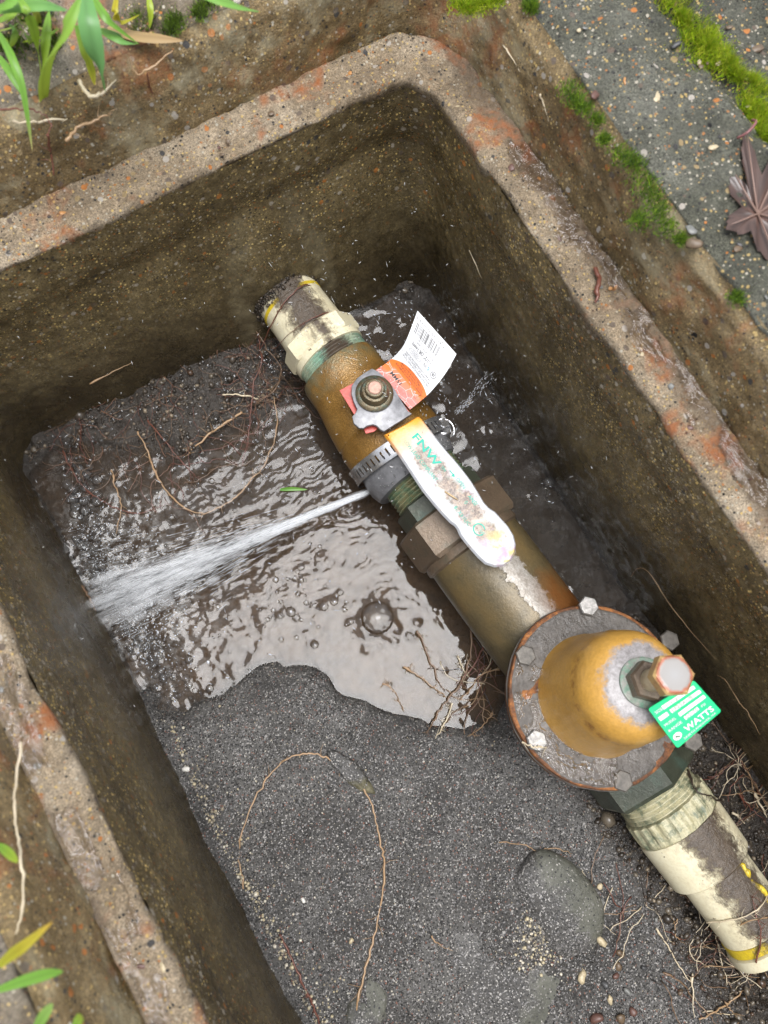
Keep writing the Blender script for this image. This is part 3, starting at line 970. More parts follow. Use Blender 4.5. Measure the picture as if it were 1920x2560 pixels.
def reg5(x, y):                            # region (960,1040) scale .217
    return 960 + x * 0.217, 1040 + y * 0.217
grip_px = [(0, 210), (60, 290), (140, 400), (250, 560), (340, 700), (440, 850), (560, 1000), (660, 1115), (760, 1220), (815, 1258), (846, 1300), (872, 1365), (930, 1445), (1010, 1540), (1090, 1630), (1170, 1700),
           (1280, 1737), (1390, 1724), (1470, 1665), (1518, 1570), (1530, 1475), (1505, 1370), (1440, 1260), (1350, 1160), (1290, 1095), (1215, 1045), (1160, 985), (1100, 880), (1010, 735), (900, 590), (800, 470), (720, 380), (640, 280), (540, 150), (450, 30), (412, -8), (380, -6), (300, 45), (200, 105), (90, 160), (10, 198)]
g0 = P(*reg5(210, 100), -0.098)
g1 = P(*reg5(1400, 1600), -0.094)
gdir = (g1 - g0)[:2]; glen = np.linalg.norm(gdir); gdir /= glen
gper = np.array([-gdir[1], gdir[0]])
def grip_pt(px, py, lift=0.0):
    p = P(px, py, -0.096)
    t = np.clip(((p[:2] - g0[:2]) @ gdir) / glen, 0, 1.15)
    return P(px, py, -0.0985 + 0.0045 * t + lift)
Mg = Mt("white_vinyl_grip", 0.32)
along = Mg.dot(g0, (gdir[0], gdir[1], 0))
across = Mg.dot(g0 + 0.5 * (g1 - g0), (gper[0], gper[1], 0))
c = Mg.mix(0.15, (0.50, 0.51, 0.53), Mg.ramp(Mg.noise(60, 4), [(0.3, 0.2), (0.7, 0.8)]), 'OVERLAY')
orange = Mg.map(Mg.math('ADD', along, Mg.math('MULTIPLY', Mg.noise(120, 4), 0.012)), 0.026, 0.009)
c = Mg.mix(orange, c, (0.72, 0.30, 0.03))
en = Mg.map(Mg.math('ADD', Mg.math('ABSOLUTE', Mg.math('SUBTRACT', across, -0.0005)), Mg.math('MULTIPLY', Mg.math('SUBTRACT', Mg.noise(130, 6, 0.75), 0.5), 0.020)), 0.0085, 0.0045)
rng = Mg.math('MULTIPLY', Mg.map(along, 0.012, 0.022), Mg.map(along, glen - 0.004, glen - 0.018))
dirt = Mg.math('MULTIPLY', Mg.math('MULTIPLY', en, rng), Mg.map(Mg.noise(95, 6, 0.75, dist=0.5), 0.34, 0.54))
c = Mg.mix(Mg.math('MULTIPLY', en, Mg.math('MULTIPLY', rng, 0.6)), c, Mg.ramp(Mg.noise(70, 3), [(0.4, (0.55, 0.42, 0.30)), (0.52, (0.42, 0.46, 0.36)), (0.62, (0.56, 0.42, 0.46))]))
c = Mg.mix(dirt, c, Mg.ramp(Mg.noise(420, 5, 0.8), [(0.35, (0.07, 0.05, 0.04)), (0.5, (0.22, 0.17, 0.14)), (0.68, (0.50, 0.38, 0.28))]))
tip = Mg.math('MULTIPLY', Mg.map(along, glen - 0.022, glen - 0.008), Mg.map(Mg.noise(140, 4, 0.6), 0.42, 0.55))
tip = Mg.math('MULTIPLY', tip, Mg.map(Mg.math('ABSOLUTE', across), 0.0105, 0.0075))
c = Mg.mix(Mg.math('MULTIPLY', tip, 0.9), c, Mg.ramp(Mg.noise(90, 2), [(0.42, (0.42, 0.22, 0.31)), (0.5, (0.46, 0.34, 0.42)), (0.6, (0.52, 0.42, 0.08))]))
c = Mg.mix(Mg.map(Mg.noise(210, 4, 0.7), 0.62, 0.70), c, (0.40, 0.30, 0.22))
Mg.color(c)
Mg.bump(Mg.math('ADD', Mg.noise(500, 4, 0.8), dirt), 0.4, 0.0007)
grip_out = [grip_pt(*reg5(x, y)) for x, y in grip_px]
oc = []
for i in range(len(grip_out)):             # a denser outline for smooth, slightly uneven edges
    a, b = grip_out[i], grip_out[(i + 1) % len(grip_out)]
    for k in range(3):
        oc.append(a + (b - a) * k / 3)
grip = wpart("grip", slab(oc, 0.0058, 0.0026), Mg.m, lever)

# printing: text outlines turned into thin flat faces and laid on the surface they are printed on
TXT = {}
def text_poly(body, bold=False):
    k = body
    if k not in TXT:
        cu = bpy.data.curves.new("t", 'FONT')
        cu.body = body
        cu.size = 1.0
        cu.resolution_u = 2
        if bold:
            cu.offset = 0.018
        ob = bpy.data.objects.new("t", cu)
        COL.objects.link(ob)
        dg = bpy.context.evaluated_depsgraph_get()
        me = ob.evaluated_get(dg).to_mesh()
        V = np.array([v.co[:2] for v in me.vertices]).reshape(-1, 2)
        F = [tuple(p.vertices) for p in me.polygons]
        ob.evaluated_get(dg).to_mesh_clear()
        bpy.data.objects.remove(ob)
        bpy.data.curves.remove(cu)
        if len(V):
            V = V - [V[:, 0].min(), 0]
        TXT[k] = (V, F)
    return TXT[k]

def put_text(mb, body, fn, u0, v0, size, wide=None, bold=False, aspect=1.0):
    """fn(u, v) -> 3-D; the text starts at u0 with its baseline at v0, v grows downward."""
    V, F = text_poly(body, bold)
    sx = size * aspect if wide is None else wide / max(V[:, 0].max(), 1e-6)
    mb.add([fn(u0 + p[0] * sx, v0 - p[1] * size) for p in V], F)

def quad_of(corners_px, zs, lift=0.0):
    """bilinear patch: corners in order (u0v0, u1v0, u1v1, u0v1)."""
    C = [P(*q, z + lift) for q, z in zip(corners_px, zs)]
    def fn(u, v):
        return C[0] * (1 - u) * (1 - v) + C[1] * u * (1 - v) + C[2] * u * v + C[3] * (1 - u) * v
    return fn

mat_teal = plain("teal_print", (0.0, 0.33, 0.24), 0.5).m
# the lever's own print frame: u along the lever (0..1), v across it, downward in the reading direction
def lev_fn(u, v):
    a = np.array(reg5(215, 95)) ; b = np.array(reg5(1400, 1590))
    perp = np.array([-(b - a)[1], (b - a)[0]])
    q = a + (b - a) * u + perp * v
    return grip_pt(q[0], q[1], 0.0003)
mb = MB()
put_text(mb, "FNW", lev_fn, 0.095, 0.005, 0.066, 0.235, bold=True)
put_text(mb, "TM", lev_fn, 0.345, -0.015, 0.028)
put_text(mb, "LOW LEAD COMPLIANT", lev_fn, 0.085, 0.062, 0.034, 0.31)
put_text(mb, "OPEN", lev_fn, 0.46, -0.045, 0.030)
mb.add([lev_fn(0.425, -0.062), lev_fn(0.445, -0.048), lev_fn(0.427, -0.036)], [(0, 1, 2)])
mb.add([lev_fn(0.395, -0.053), lev_fn(0.43, -0.053), lev_fn(0.43, -0.047), lev_fn(0.395, -0.047)], [(0, 1, 2, 3)])
put_text(mb, "ANSI", lev_fn, 0.585, -0.035, 0.034)
put_text(mb, "0", lev_fn, 0.60, 0.005, 0.034)
put_text(mb, "8- X61UC", lev_fn, 0.585, 0.073, 0.034, 0.145)
put_text(mb, "US", lev_fn, 0.795, 0.040, 0.028)
put_text(mb, "c", lev_fn, 0.745, 0.052, 0.028)
cc = [(0.785 + r * math.cos(t), 0.033 + r * 0.9 * math.sin(t)) for r in (0.040, 0.033) for t in [2 * math.pi * k / 20 for k in range(20)]]
mb.add([lev_fn(u, v) for u, v in cc], [(k, (k + 1) % 20, 20 + (k + 1) % 20, 20 + k) for k in range(17)])
o = link("lettering", mb.mesh("lettering"), mat_teal, lever, smooth_sh=False)
# a straw stuck in the dirt of the lever
mb = MB()
mb.tube([grip_pt(*reg5(700, 870), 0.0012), grip_pt(*reg5(780, 920), 0.0014), grip_pt(*reg5(850, 965), 0.0010)], [0.0005, 0.0006, 0.0003], 5, (0.5, 0.36, 0.2))
mat_straw = vcol("straw", 0.5)
setp(link("straw", mb.mesh("straw"), mat_straw), "tiny pale straw chip stuck on the white lever", "straw")

# ------------------------------------------------------------------ product tag
def tag_curve(pts):
    ts = [p[0] for p in pts]
    def f(t):
        t = min(max(t, 0), 1)
        for i in range(len(ts) - 1):
            if t <= ts[i + 1]:
                k = (t - ts[i]) / (ts[i + 1] - ts[i])
                break
        a = [np.array(p[1]) for p in pts]
        p0, p1, p2, p3 = a[max(i - 1, 0)], a[i], a[i + 1], a[min(i + 2, len(a) - 1)]
        return 0.5 * (2 * p1 + (p2 - p0) * k + (2 * p0 - 5 * p1 + 4 * p2 - p3) * k * k + (3 * p1 - p0 - 3 * p2 + p3) * k ** 3)
    return f
e_u0 = tag_curve([(0, (1025, 1024, -0.1035)), (0.25, (1052, 1002, -0.101)), (0.5, (1079, 977, -0.098)), (0.78, (1114, 933, -0.094)), (1, (1141, 885, -0.090))])
e_u1 = tag_curve([(0, (940, 925, -0.1035)), (0.25, (972, 903, -0.1005)), (0.5, (1000, 876, -0.096)), (0.72, (1018, 845, -0.091)), (1, (1044, 777, -0.085))])
def tag_fn(u, v, lift=0.0):
    a, b = e_u0(v), e_u1(v)
    q = a + (b - a) * u
    return P(q[0], q[1], q[2] + lift)
NU, NV = 12, 20
mb = MB()
for side in (0.0, -0.0004):
    V = [tag_fn(i / NU, j / NV, side) for i in range(NU + 1) for j in range(NV + 1)]
    mb.add(V, grid_faces(NU + 1, NV + 1))
me = mb.mesh("sheet")
uv = me.uv_layers.new(name="UVMap")
k = (NU + 1) * (NV + 1)
for lp in me.loops:
    i = lp.vertex_index % k
    uv.data[lp.index].uv = ((i // (NV + 1)) / NU, (i % (NV + 1)) / NV)
Mk = Mt("printed_tag", 0.3, coord='UV')
u_, v_ = Mk.sep(Mk.co)[0:2]
c = Mk.mix(0.12, (0.56, 0.565, 0.575), Mk.ramp(Mk.noise(4, 4), [(0.3, 0.2), (0.7, 0.8)]), 'OVERLAY')
arc = Mk.math('ADD', v_, Mk.math('MULTIPLY', Mk.math('POWER', Mk.math('ABSOLUTE', Mk.math('SUBTRACT', u_, 0.42)), 2.6), 0.62))
orangem = Mk.map(arc, 0.462, 0.452)
c = Mk.mix(orangem, c, (0.66, 0.13, 0.006))
red = Mk.map(Mk.math('ADD', v_, Mk.math('MULTIPLY', u_, 0.10)), 0.25, 0.17)
c = Mk.mix(Mk.math('MULTIPLY', red, 0.9), c, Mk.ramp(Mk.noise(6, 4), [(0.35, (0.45, 0.05, 0.025)), (0.65, (0.50, 0.17, 0.15))]))
film = Mk.math('MULTIPLY', Mk.map(v_, 0.27, 0.25), Mk.map(u_, 0.86, 0.84))
c = Mk.mix(Mk.math('MULTIPLY', film, 0.25), c, (0.42, 0.28, 0.28))
cr = Mk.vor(5.0, 'DISTANCE_TO_EDGE', vec=Mk.scale(Mk.co, (1.0, 2.2, 1)))
crm = Mk.math('MULTIPLY', Mk.map(cr, 0.022, 0.012), Mk.map(v_, 0.27, 0.24))
c = Mk.mix(crm, c, (0.56, 0.52, 0.50))
Mk.color(c)
tagt = thing("product_tag", "curled white and orange printed tag with a barcode, sticking out from under the valve nut", "label", tag_fn(0.5, 0.0))
sheet = link("sheet", me, Mk.m, tagt)
mat_ink = plain("black_print", (0.02, 0.018, 0.018), 0.5).m
mat_ink2 = plain("blue_print", (0.02, 0.25, 0.42), 0.5).m
tf = lambda u, v: tag_fn(u, v, 0.00025)
mb = MB()
put_text(mb, "15MM", tf, 0.50, 0.20, 0.075, 0.30, bold=True)
for body, uu, vv, ww in (("ROBINET À TOURNANT SPHÉRIQUE", 0.08, 0.335, 0.80), ("FILETÉ À PASSAGE INTÉGRAL", 0.10, 0.372, 0.70),
                         ("À FAIBLE TENEUR EN PLOMB", 0.13, 0.409, 0.68), ("2 PIÈCES NO 600", 0.24, 0.444, 0.40),
                         ("VÁLVULA ESFÉRICA DE PASO TOTAL", 0.10, 0.508, 0.82), ("ROSCADA DE 2 PIEZAS NO. 600", 0.13, 0.545, 0.76), ("DE BAJO CONTENIDO DE PLOMO", 0.15, 0.582, 0.74)):
    put_text(mb, body, tf, uu, vv, 0.036, ww)
put_text(mb, "SB", tf, 0.135, 0.668, 0.050, 0.075, bold=True)
rr = [(0.172 + r * 0.070 * math.cos(t), 0.650 + r * 0.038 * math.sin(t)) for r in (1.0, 0.84) for t in [2 * math.pi * i / 24 for i in range(24)]]
mb.add([tf(*q) for q in rr], [(i, (i + 1) % 24, 24 + (i + 1) % 24, 24 + i) for i in range(24)])
rr = [(0.70 + r * 0.165 * math.cos(t), 0.648 + (r - 0.03 * (r < 1)) * 0.040 * math.sin(t)) for r in (1.0, 0.965) for t in [2 * math.pi * i / 28 for i in range(28)]]
mb.add([tf(*q) for q in rr], [(i, (i + 1) % 28, 28 + (i + 1) % 28, 28 + i) for i in range(28)])
for kk, (body, ww) in enumerate((("NSF/ANSI 61-G", 0.16), ("LEAD CONTENT 0.25%", 0.22), ("MAX WEIGHTED AVG", 0.16))):
    put_text(mb, body, tf, 0.70 - ww / 2, 0.636 + 0.019 * kk, 0.017, ww)
put_text(mb, "JTG", tf, 0.375, 0.668, 0.040, 0.085, bold=True)
put_text(mb, "WWW.JTGVALVES.COM", tf, 0.34, 0.692, 0.014, 0.17)
put_text(mb, '1-1/2" (38.1mm)', tf, 0.34, 0.742, 0.060, 0.52, bold=True)
put_text(mb, "Brass / Laiton / Latón", tf, 0.34, 0.778, 0.034, 0.44)
put_text(mb, "Made in China / Fabriqué en Chine / Hecho en China", tf, 0.28, 0.803, 0.020, 0.64)
bars = np.cumsum(RNG.integers(1, 4, 58))
bars = bars / bars[-1]
for i in range(0, 57, 2):
    a, b = 0.30 + 0.62 * bars[i], 0.30 + 0.62 * bars[i + 1]
    mb.add([tf(a, 0.815), tf(b, 0.815), tf(b, 0.905), tf(a, 0.905)], [(0, 1, 2, 3)])
put_text(mb, "7 41039 05029 6", tf, 0.24, 0.945, 0.034, 0.74)
link("lettering", mb.mesh("lettering"), mat_ink, sheet, smooth_sh=False)
mb = MB()
rr = [(0.33 + r * 0.03 * math.cos(t), 0.655 + r * 0.022 * math.sin(t)) for r in (1.0, 0.5) for t in [2 * math.pi * i / 16 for i in range(16)]]
mb.add([tf(*q) for q in rr], [(i, i + 1, 17 + i, 16 + i) for i in range(2, 13)])
link("logo", mb.mesh("logo"), mat_ink2, sheet, smooth_sh=False)
mat_red = plain("red_sticker", (0.40, 0.05, 0.035), 0.3, 0, 0.4, 200).m
wpart("red_band", slab([P(*reg1(x, y), -0.1052) for x, y in [(598, 655), (690, 606), (800, 560), (965, 770), (800, 850), (780, 868), (735, 880), (722, 850), (668, 770)]], 0.0006, 0.0002), mat_red, tagt, True)

# ------------------------------------------------------------------ hose clamp and rubber patch
sleeve = pipe_thing("rubber_patch", "grey rubber sleeve wrapped round the leaking joint under the hose clamp", "pipe patch", 0.150)
part("sheet", lathe([(0.1515, 0.0322), (0.1518, 0.0345), (0.158, 0.0348), (0.165, 0.0340), (0.1715, 0.0325), (0.1722, 0.0300)], 64, wob=0.0009), mat_rubber, sleeve, 0.150, offs=(0, -0.002, 0))
clamp = pipe_thing("hose_clamp", "stainless steel hose clamp with a slotted band round the brass valve end", "hose clamp", 0.148)
r_c, s_c, w_c = 0.0385, 0.1495, 0.0115
V, F = [], []
na, nw = 150, 7
ws = np.array([0, 0.0014, 0.0028, 0.0058, 0.0087, 0.0101, 0.0115]) - w_c / 2
for t in (r_c, r_c - 0.0007):
    for i in range(na + 1):
        a = math.radians(-100 + 330 * i / na)
        for k in range(nw):
            s = s_c + ws[k] + 0.0035 * math.sin(a) - 0.0022 * math.cos(a) * -1 + (0.0004 * (1 if i % 3 else 0) if 1 < k < 5 else 0)
            rr = t + 0.0004 * (1 if k in (0, nw - 1) else 0)
            V.append((s - 0.148, -0.0018 + rr * -math.sin(a - math.pi / 2), rr * math.cos(a - math.pi / 2)))
    o = len(V) - (na + 1) * nw
    for i in range(na):
        for k in range(nw - 1):
            if 1 < k < 4 and i % 3 == 0:
                continue
            F.append((o + i * nw + k, o + (i + 1) * nw + k, o + (i + 1) * nw + k + 1, o + i * nw + k + 1))
mb = MB(); mb.add(V, F)
link("band", mb.mesh("band"), mat_steel, clamp, local=True)
# worm housing on the right side
hp = P(1104, 1084, -0.140)
axv = Vector((TX[0], TX[1], 0)); 
V, F = upright([(-0.011, 0.0052), (-0.0105, 0.0064), (0.006, 0.0064), (0.0068, 0.0056)], hp[0], hp[1], hp[2], 24, 0, 0, (0.25, 0.35, 0.9))
wpart("worm_housing", (V, F), mat_steel, clamp)
V, F = upright([(0.006, 0.0046), (0.0072, 0.0046), (0.0108, 0.0046), (0.0112, 0.0040)], hp[0], hp[1], hp[2], 24, 6, 0, (0.25, 0.35, 0.9))
wpart("screw_head", (V, F), mat_steel, clamp, True)
mb = MB()
ringp = []
for i in range(22):
    a = math.radians(-60 + 290 * i / 21)
    ringp.append(hp + np.array([0.0082 * math.cos(a), 0.0082 * math.sin(a), 0.007 + 0.001 * math.sin(a)]))
mb.tube(ringp, 0.0007, 6)
link("band_end", mb.mesh("band_end"), mat_steel, clamp)

# ------------------------------------------------------------------ pressure regulator
RS = 0.1722
reg = pipe_thing("pressure_regulator", "bronze water pressure regulator with a round bolted flange and a tan bell shaped cap", "pressure regulator", RS)
part("nipple", lathe([(0.160, 0.024)] + thread_prof(0.1705, 0.188, 0.0288, 0.0016, 0.0028) + [(0.190, 0.027)], 72, wob=0.0007), mat_nipple, reg, RS)
part("nipple_hex", lathe([(0.187, 0.027), (0.1875, 0.0315), (0.189, 0.0330), (0.2025, 0.0330)], hexn=6, phase=0.35), mat_greenhex, reg, RS, flat=True)
part("union_nut", lathe([(0.2015, 0.030), (0.2015, 0.0385), (0.2035, 0.0412), (0.2270, 0.0412), (0.2300, 0.0392), (0.2300, 0.034)], hexn=6, phase=0.30), mat_nut, reg, RS, flat=True)
part("tail_collar", lathe([(0.2295, 0.030), (0.2295, 0.0362), (0.2325, 0.0372), (0.2352, 0.0372), (0.2368, 0.0352)], 72, wob=0.0003), mat_nut, reg, RS)
part("body", lathe([(0.2355, 0.030), (0.2360, 0.0352), (0.245, 0.0358), (0.275, 0.0358), (0.305, 0.0358), (0.325, 0.0350), (0.345, 0.0340), (0.365, 0.0340), (0.385, 0.034), (0.400, 0.033)], 80, wob=0.0003), mat_body, reg, RS)
part("outlet_hex", lathe([(0.392, 0.030), (0.393, 0.0350), (0.395, 0.0362), (0.4285, 0.0362), (0.4312, 0.0345), (0.4312, 0.026)], hexn=6, phase=0.42), mat_greenhex, reg, RS, flat=True)
FC = P(1493, 1736, -0.106)
W = Vector((P(1684, 1687, -0.0045) - FC).tolist()).normalized()
QW = Vector((0, 0, 1)).rotation_difference(W)
UX = QW @ Vector((1, 0, 0)); UY = QW @ Vector((0, 1, 0))
def wp(h, r=0.0, a=0.0):
    return Vector(FC) + W * h + UX * (r * math.cos(a)) + UY * (r * math.sin(a))
def wl(profile, segs=80, hexn=0, phase=0.0, wob=0.0):
    V, F = lathe(profile, segs, hexn, phase, wob, axis='z')
    return [tuple(Vector(FC) + QW @ Vector(v)) for v in V], F
Mf = Mt("flange_bronze_wet", 0.3, 0.5, 0.0)
c = Mf.ramp(Mf.noise(50, 6, 0.75), [(0.3, (0.040, 0.033, 0.026)), (0.5, (0.080, 0.070, 0.060)), (0.75, (0.15, 0.136, 0.122))])
c = Mf.mix(0.6, c, Mf.ramp(Mf.noise(420, 5, 0.8), [(0.3, 0.25), (0.7, 0.75)]), 'OVERLAY')
Mf.color(c)
Mf.rough(Mf.map(Mf.noise(38, 4, 0.7), 0.42, 0.58, 0.55, 0.10))
Mf.bump(Mf.noise(190, 5, 0.75), 0.7, 0.0016)
Mr = Mt("rusted_edge", 0.55)
c = Mr.ramp(Mr.noise(120, 6, 0.75), [(0.34, (0.035, 0.018, 0.010)), (0.5, (0.14, 0.050, 0.014)), (0.64, (0.34, 0.13, 0.03)), (0.8, (0.45, 0.32, 0.19))])
Mr.color(c)
Mr.bump(Mr.noise(260, 5, 0.8), 0.9, 0.0015)
wpart("lower_flange", wl([(-0.040, 0.034), (-0.028, 0.040), (-0.0135, 0.0545), (-0.0125, 0.0557), (-0.0068, 0.0562), (-0.0062, 0.0554)], 96, wob=0.0003), Mr.m, reg)
wpart("diaphragm_edge", wl([(-0.0064, 0.050), (-0.0063, 0.0568), (-0.0046, 0.0570), (-0.0044, 0.050)], 96, wob=0.0008), mat_black, reg)
wpart("flange_edge", wl([(-0.0046, 0.050), (-0.0045, 0.0560), (-0.0012, 0.0566), (-0.0001, 0.0561), (0.0002, 0.0553), (0.0002, 0.050)], 120, wob=0.0006), Mr.m, reg)
V, F = [], []
for j in range(40):
    r = 0.0552 * j / 39
    for i in range(120):
        a = 2 * math.pi * i / 120
        x, y = r * math.cos(a), r * math.sin(a)
        hh = 0.0006 + 0.0005 * float(fbm(x * 90, y * 90, 3, 3)) - 0.0009 * smooth(0.0538, 0.0552, r)
        V.append(tuple(wp(hh, r, a)))
F = [tuple(f) for f in grid_faces(40, 120, False, True)]
wpart("cover_flange", (V, F), Mf.m, reg)
# bolts
def pix_on_flange(px, py, h=0.001):
    d = Vector((RM @ np.array([(px - 960) / FPX, (py - 1280) / FPX, 1.0])).tolist())
    o = Vector((0, 0, CAM_H))
    t = (Vector(FC) + W * h - o).dot(W) / d.dot(W)
    return o + d * t
for k, (bx, by, hb) in enumerate([(1272, 1309, 0.0040), (1136, 1416, 0.0026), (1160, 1600, 0.0040), (1345, 1687, 0.0010), (1447, 1383, 0.0022), (1497, 1600, 0.0015)]):
    p = pix_on_flange(bx * 1.15732, by * 1.15732, hb)
    V, F = lathe([(-0.0045, 0.0062), (0.0, 0.0067), (0.0007, 0.0060), (0.00075, 0.0050)], hexn=6, phase=0.3 + k, axis='z')
    V = [tuple(p + QW @ Vector(v)) for v in V]
    wpart("bolt", (V, F), mat_boltz if k in (0, 2) else mat_dullbolt, reg, True)
Md = Mt("tan_coated_cap", 0.34)
hz = Md.dot(FC, tuple(W))
c = Md.ramp(Md.noise(30, 4, 0.6), [(0.3, (0.36, 0.19, 0.032)), (0.6, (0.47, 0.26, 0.055)), (0.8, (0.52, 0.30, 0.085))])
band = Md.math('MULTIPLY', Md.map(Md.math('ABSOLUTE', Md.math('SUBTRACT', hz, 0.046)), 0.006, 0.001), Md.map(Md.noise(150, 5, 0.75), 0.48, 0.66))
c = Md.mix(Md.math('MULTIPLY', band, 0.8), c, (0.16, 0.055, 0.012))
ax = [FC + np.array(W) * 0.0682, ]
dx = Md.dot(FC, tuple(UX)); dy = Md.dot(FC, tuple(UY))
rad_ = Md.math('SQRT', Md.math('ADD', Md.math('POWER', dx, 2), Md.math('POWER', dy, 2)))
worn = Md.math('MULTIPLY', Md.map(Md.math('ADD', rad_, Md.math('MULTIPLY', Md.math('SUBTRACT', Md.noise(110, 7, 0.8), 0.5), 0.022)), 0.0240, 0.0205), Md.map(hz, 0.056, 0.062))
c = Md.mix(worn, c, Md.ramp(Md.noise(300, 5, 0.8), [(0.35, (0.17, 0.155, 0.15)), (0.65, (0.34, 0.32, 0.32))]))
c = Md.mix(0.25, c, Md.ramp(Md.noise(500, 3, 0.8), [(0.3, 0.25), (0.7, 0.75)]), 'OVERLAY')
Md.color(c)
Md.bump(Md.math('ADD', Md.noise(230, 4, 0.7), Md.math('MULTIPLY', worn, -0.6)), 0.45, 0.0010)
wpart("spring_cage", wl([(-0.001, 0.0385), (0.002, 0.0378), (0.006, 0.0368), (0.020, 0.0352), (0.036, 0.0335), (0.043, 0.0328), (0.046, 0.0322), (0.050, 0.0318), (0.056, 0.0300), (0.0615, 0.0265), (0.0650, 0.0225), (0.0668, 0.0180), (0.0674, 0.0120), (0.0676, 0.004)], 96, wob=0.0005), Md.m, reg)
wpart("washer", wl([(0.0672, 0.0138), (0.0688, 0.0138), (0.0692, 0.0130)], 48), patina_mat("green_washer", (0.20, 0.20, 0.17), (0.30, 0.29, 0.26), (0.13, 0.24, 0.17), 0.6, 0.4, 0.1, 200).m, reg)
wpart("lock_nut", wl([(0.0690, 0.0112), (0.0755, 0.0112), (0.0772, 0.0100), (0.0774, 0.0068)], hexn=6, phase=0.25), mat_nut, reg, True)
mat_bz = plain("plated_screw", (0.62, 0.53, 0.36), 0.3, 0.6, 0.4, 260, 0.2).m
scr = wpart("adjusting_screw", wl([(0.074, 0.0062), (0.096, 0.0062)] , 32), mat_bz, reg)
Mh = Mt("rust_rimmed_screw_head", 0.4, 0.5, 0.15)
dx = Mh.dot(wp(0), tuple(UX)); dy = Mh.dot(wp(0), tuple(UY))
rad_ = Mh.math('SQRT', Mh.math('ADD', Mh.math('POWER', dx, 2), Mh.math('POWER', dy, 2)))
rr = Mh.math('ADD', rad_, Mh.math('MULTIPLY', Mh.math('SUBTRACT', Mh.noise(300, 5, 0.8), 0.5), 0.0035))
c = Mh.ramp(rr, [(0.0, (0.27, 0.265, 0.26)), (0.0075, (0.25, 0.235, 0.22))])
c = Mh.mix(Mh.map(rr, 0.0076, 0.0086), c, (0.30, 0.10, 0.05))
c = Mh.mix(Mh.map(rr, 0.0092, 0.0100), c, (0.42, 0.28, 0.11))
Mh.color(c)
wpart("screw_head", wl([(0.0955, 0.0100), (0.0962, 0.0112), (0.1025, 0.0112), (0.1036, 0.0100), (0.1038, 0.0080)], hexn=6, phase=0.55), Mh.m, scr, True)

# green id tag on the adjusting screw
idt = thing("identification_tag", "small bright green printed plate hanging under the regulator's top screw", "label", wp(0.085))
gp = [(1735, 1700), (1805, 1778), (1694, 1872), (1620, 1772)]        # near top, right, bottom, left
gz = [-0.022, -0.026, -0.029, -0.025]
# text frame: u from left to top edge direction, v downwards to the bottom
tq = quad_of([gp[3], gp[0], gp[1], gp[2]], [gz[3], gz[0], gz[1], gz[2]], 0.0003)
Mgr = Mt("green_enamel_plate", 0.35)
Mgr.color(Mgr.mix(0.12, (0.0, 0.50, 0.17), Mgr.ramp(Mgr.noise(150, 3), [(0.3, 0.2), (0.7, 0.8)]), 'OVERLAY'))
base = quad_of([gp[3], gp[0], gp[1], gp[2]], [gz[3], gz[0], gz[1], gz[2]], 0.0)
out = []
for (u, v, cu, cv, a0) in [(0, 0, 0.05, 0.05, 180), (1, 0, 0.95, 0.05, 270), (1, 1, 0.95, 0.95, 0), (0, 1, 0.05, 0.95, 90)]:
    for t in (0, 30, 60, 90):
        a = math.radians(a0 + t)
        out.append(base(cu + 0.05 * math.cos(a), cv + 0.05 * math.sin(a)))
wpart("plate", slab(out, 0.0012, 0.0003), Mgr.m, idt, True)
mat_wprint = plain("pale_print", (0.68, 0.70, 0.64), 0.45).m
mb = MB()
def rect(u0, v0, u1, v1, fn=tq):
    mb.add([fn(u0, v0), fn(u1, v0), fn(u1, v1), fn(u0, v1)], [(0, 1, 2, 3)])
rect(0.22, 0.10, 0.92, 0.19); rect(0.30, 0.26, 0.95, 0.35); rect(0.38, 0.42, 0.95, 0.51); rect(0.42, 0.56, 0.72, 0.64)
rect(0.05, 0.26, 0.24, 0.35)
tq2 = tq
put_text(mb, "SIZE", tq, 0.06, 0.18, 0.085)
put_text(mb, "MODEL", tq, 0.06, 0.50, 0.08, 0.24)
put_text(mb, "RANGE", tq, 0.06, 0.64, 0.08, 0.28)
put_text(mb, "PSI", tq, 0.78, 0.64, 0.08)
put_text(mb, "WATTS", tq, 0.30, 0.86, 0.185, 0.62, bold=True)
put_text(mb, "NORTH ANDOVER, MA", tq, 0.20, 0.95, 0.06, 0.70)
# the round-cornered emblem left of the name
mb.add([tq(0.13 + 0.085 * math.cos(t), 0.80 + 0.075 * math.sin(t)) for t in [2 * math.pi * i / 16 for i in range(16)]], [tuple(range(16))])
link("print", mb.mesh("print"), mat_wprint, idt, smooth_sh=False)
mb = MB()
tq3 = quad_of([gp[3], gp[0], gp[1], gp[2]], [gz[3], gz[0], gz[1], gz[2]], 0.0006)
put_text(mb, "1-1/2", tq3, 0.30, 0.18, 0.08, 0.25)
put_text(mb, "LF25AUB", tq3, 0.33, 0.34, 0.10, 0.45)
put_text(mb, "25-75", tq3, 0.45, 0.635, 0.09, 0.25)
mb.add([tq3(0.08, 0.80), tq3(0.11, 0.77), tq3(0.18, 0.83), tq3(0.15, 0.85)], [(0, 1, 2, 3)])
link("stamped_lettering", mb.mesh("stamped_lettering"), plain("stamped_print", (0.09, 0.16, 0.10), 0.5).m, idt, smooth_sh=False)

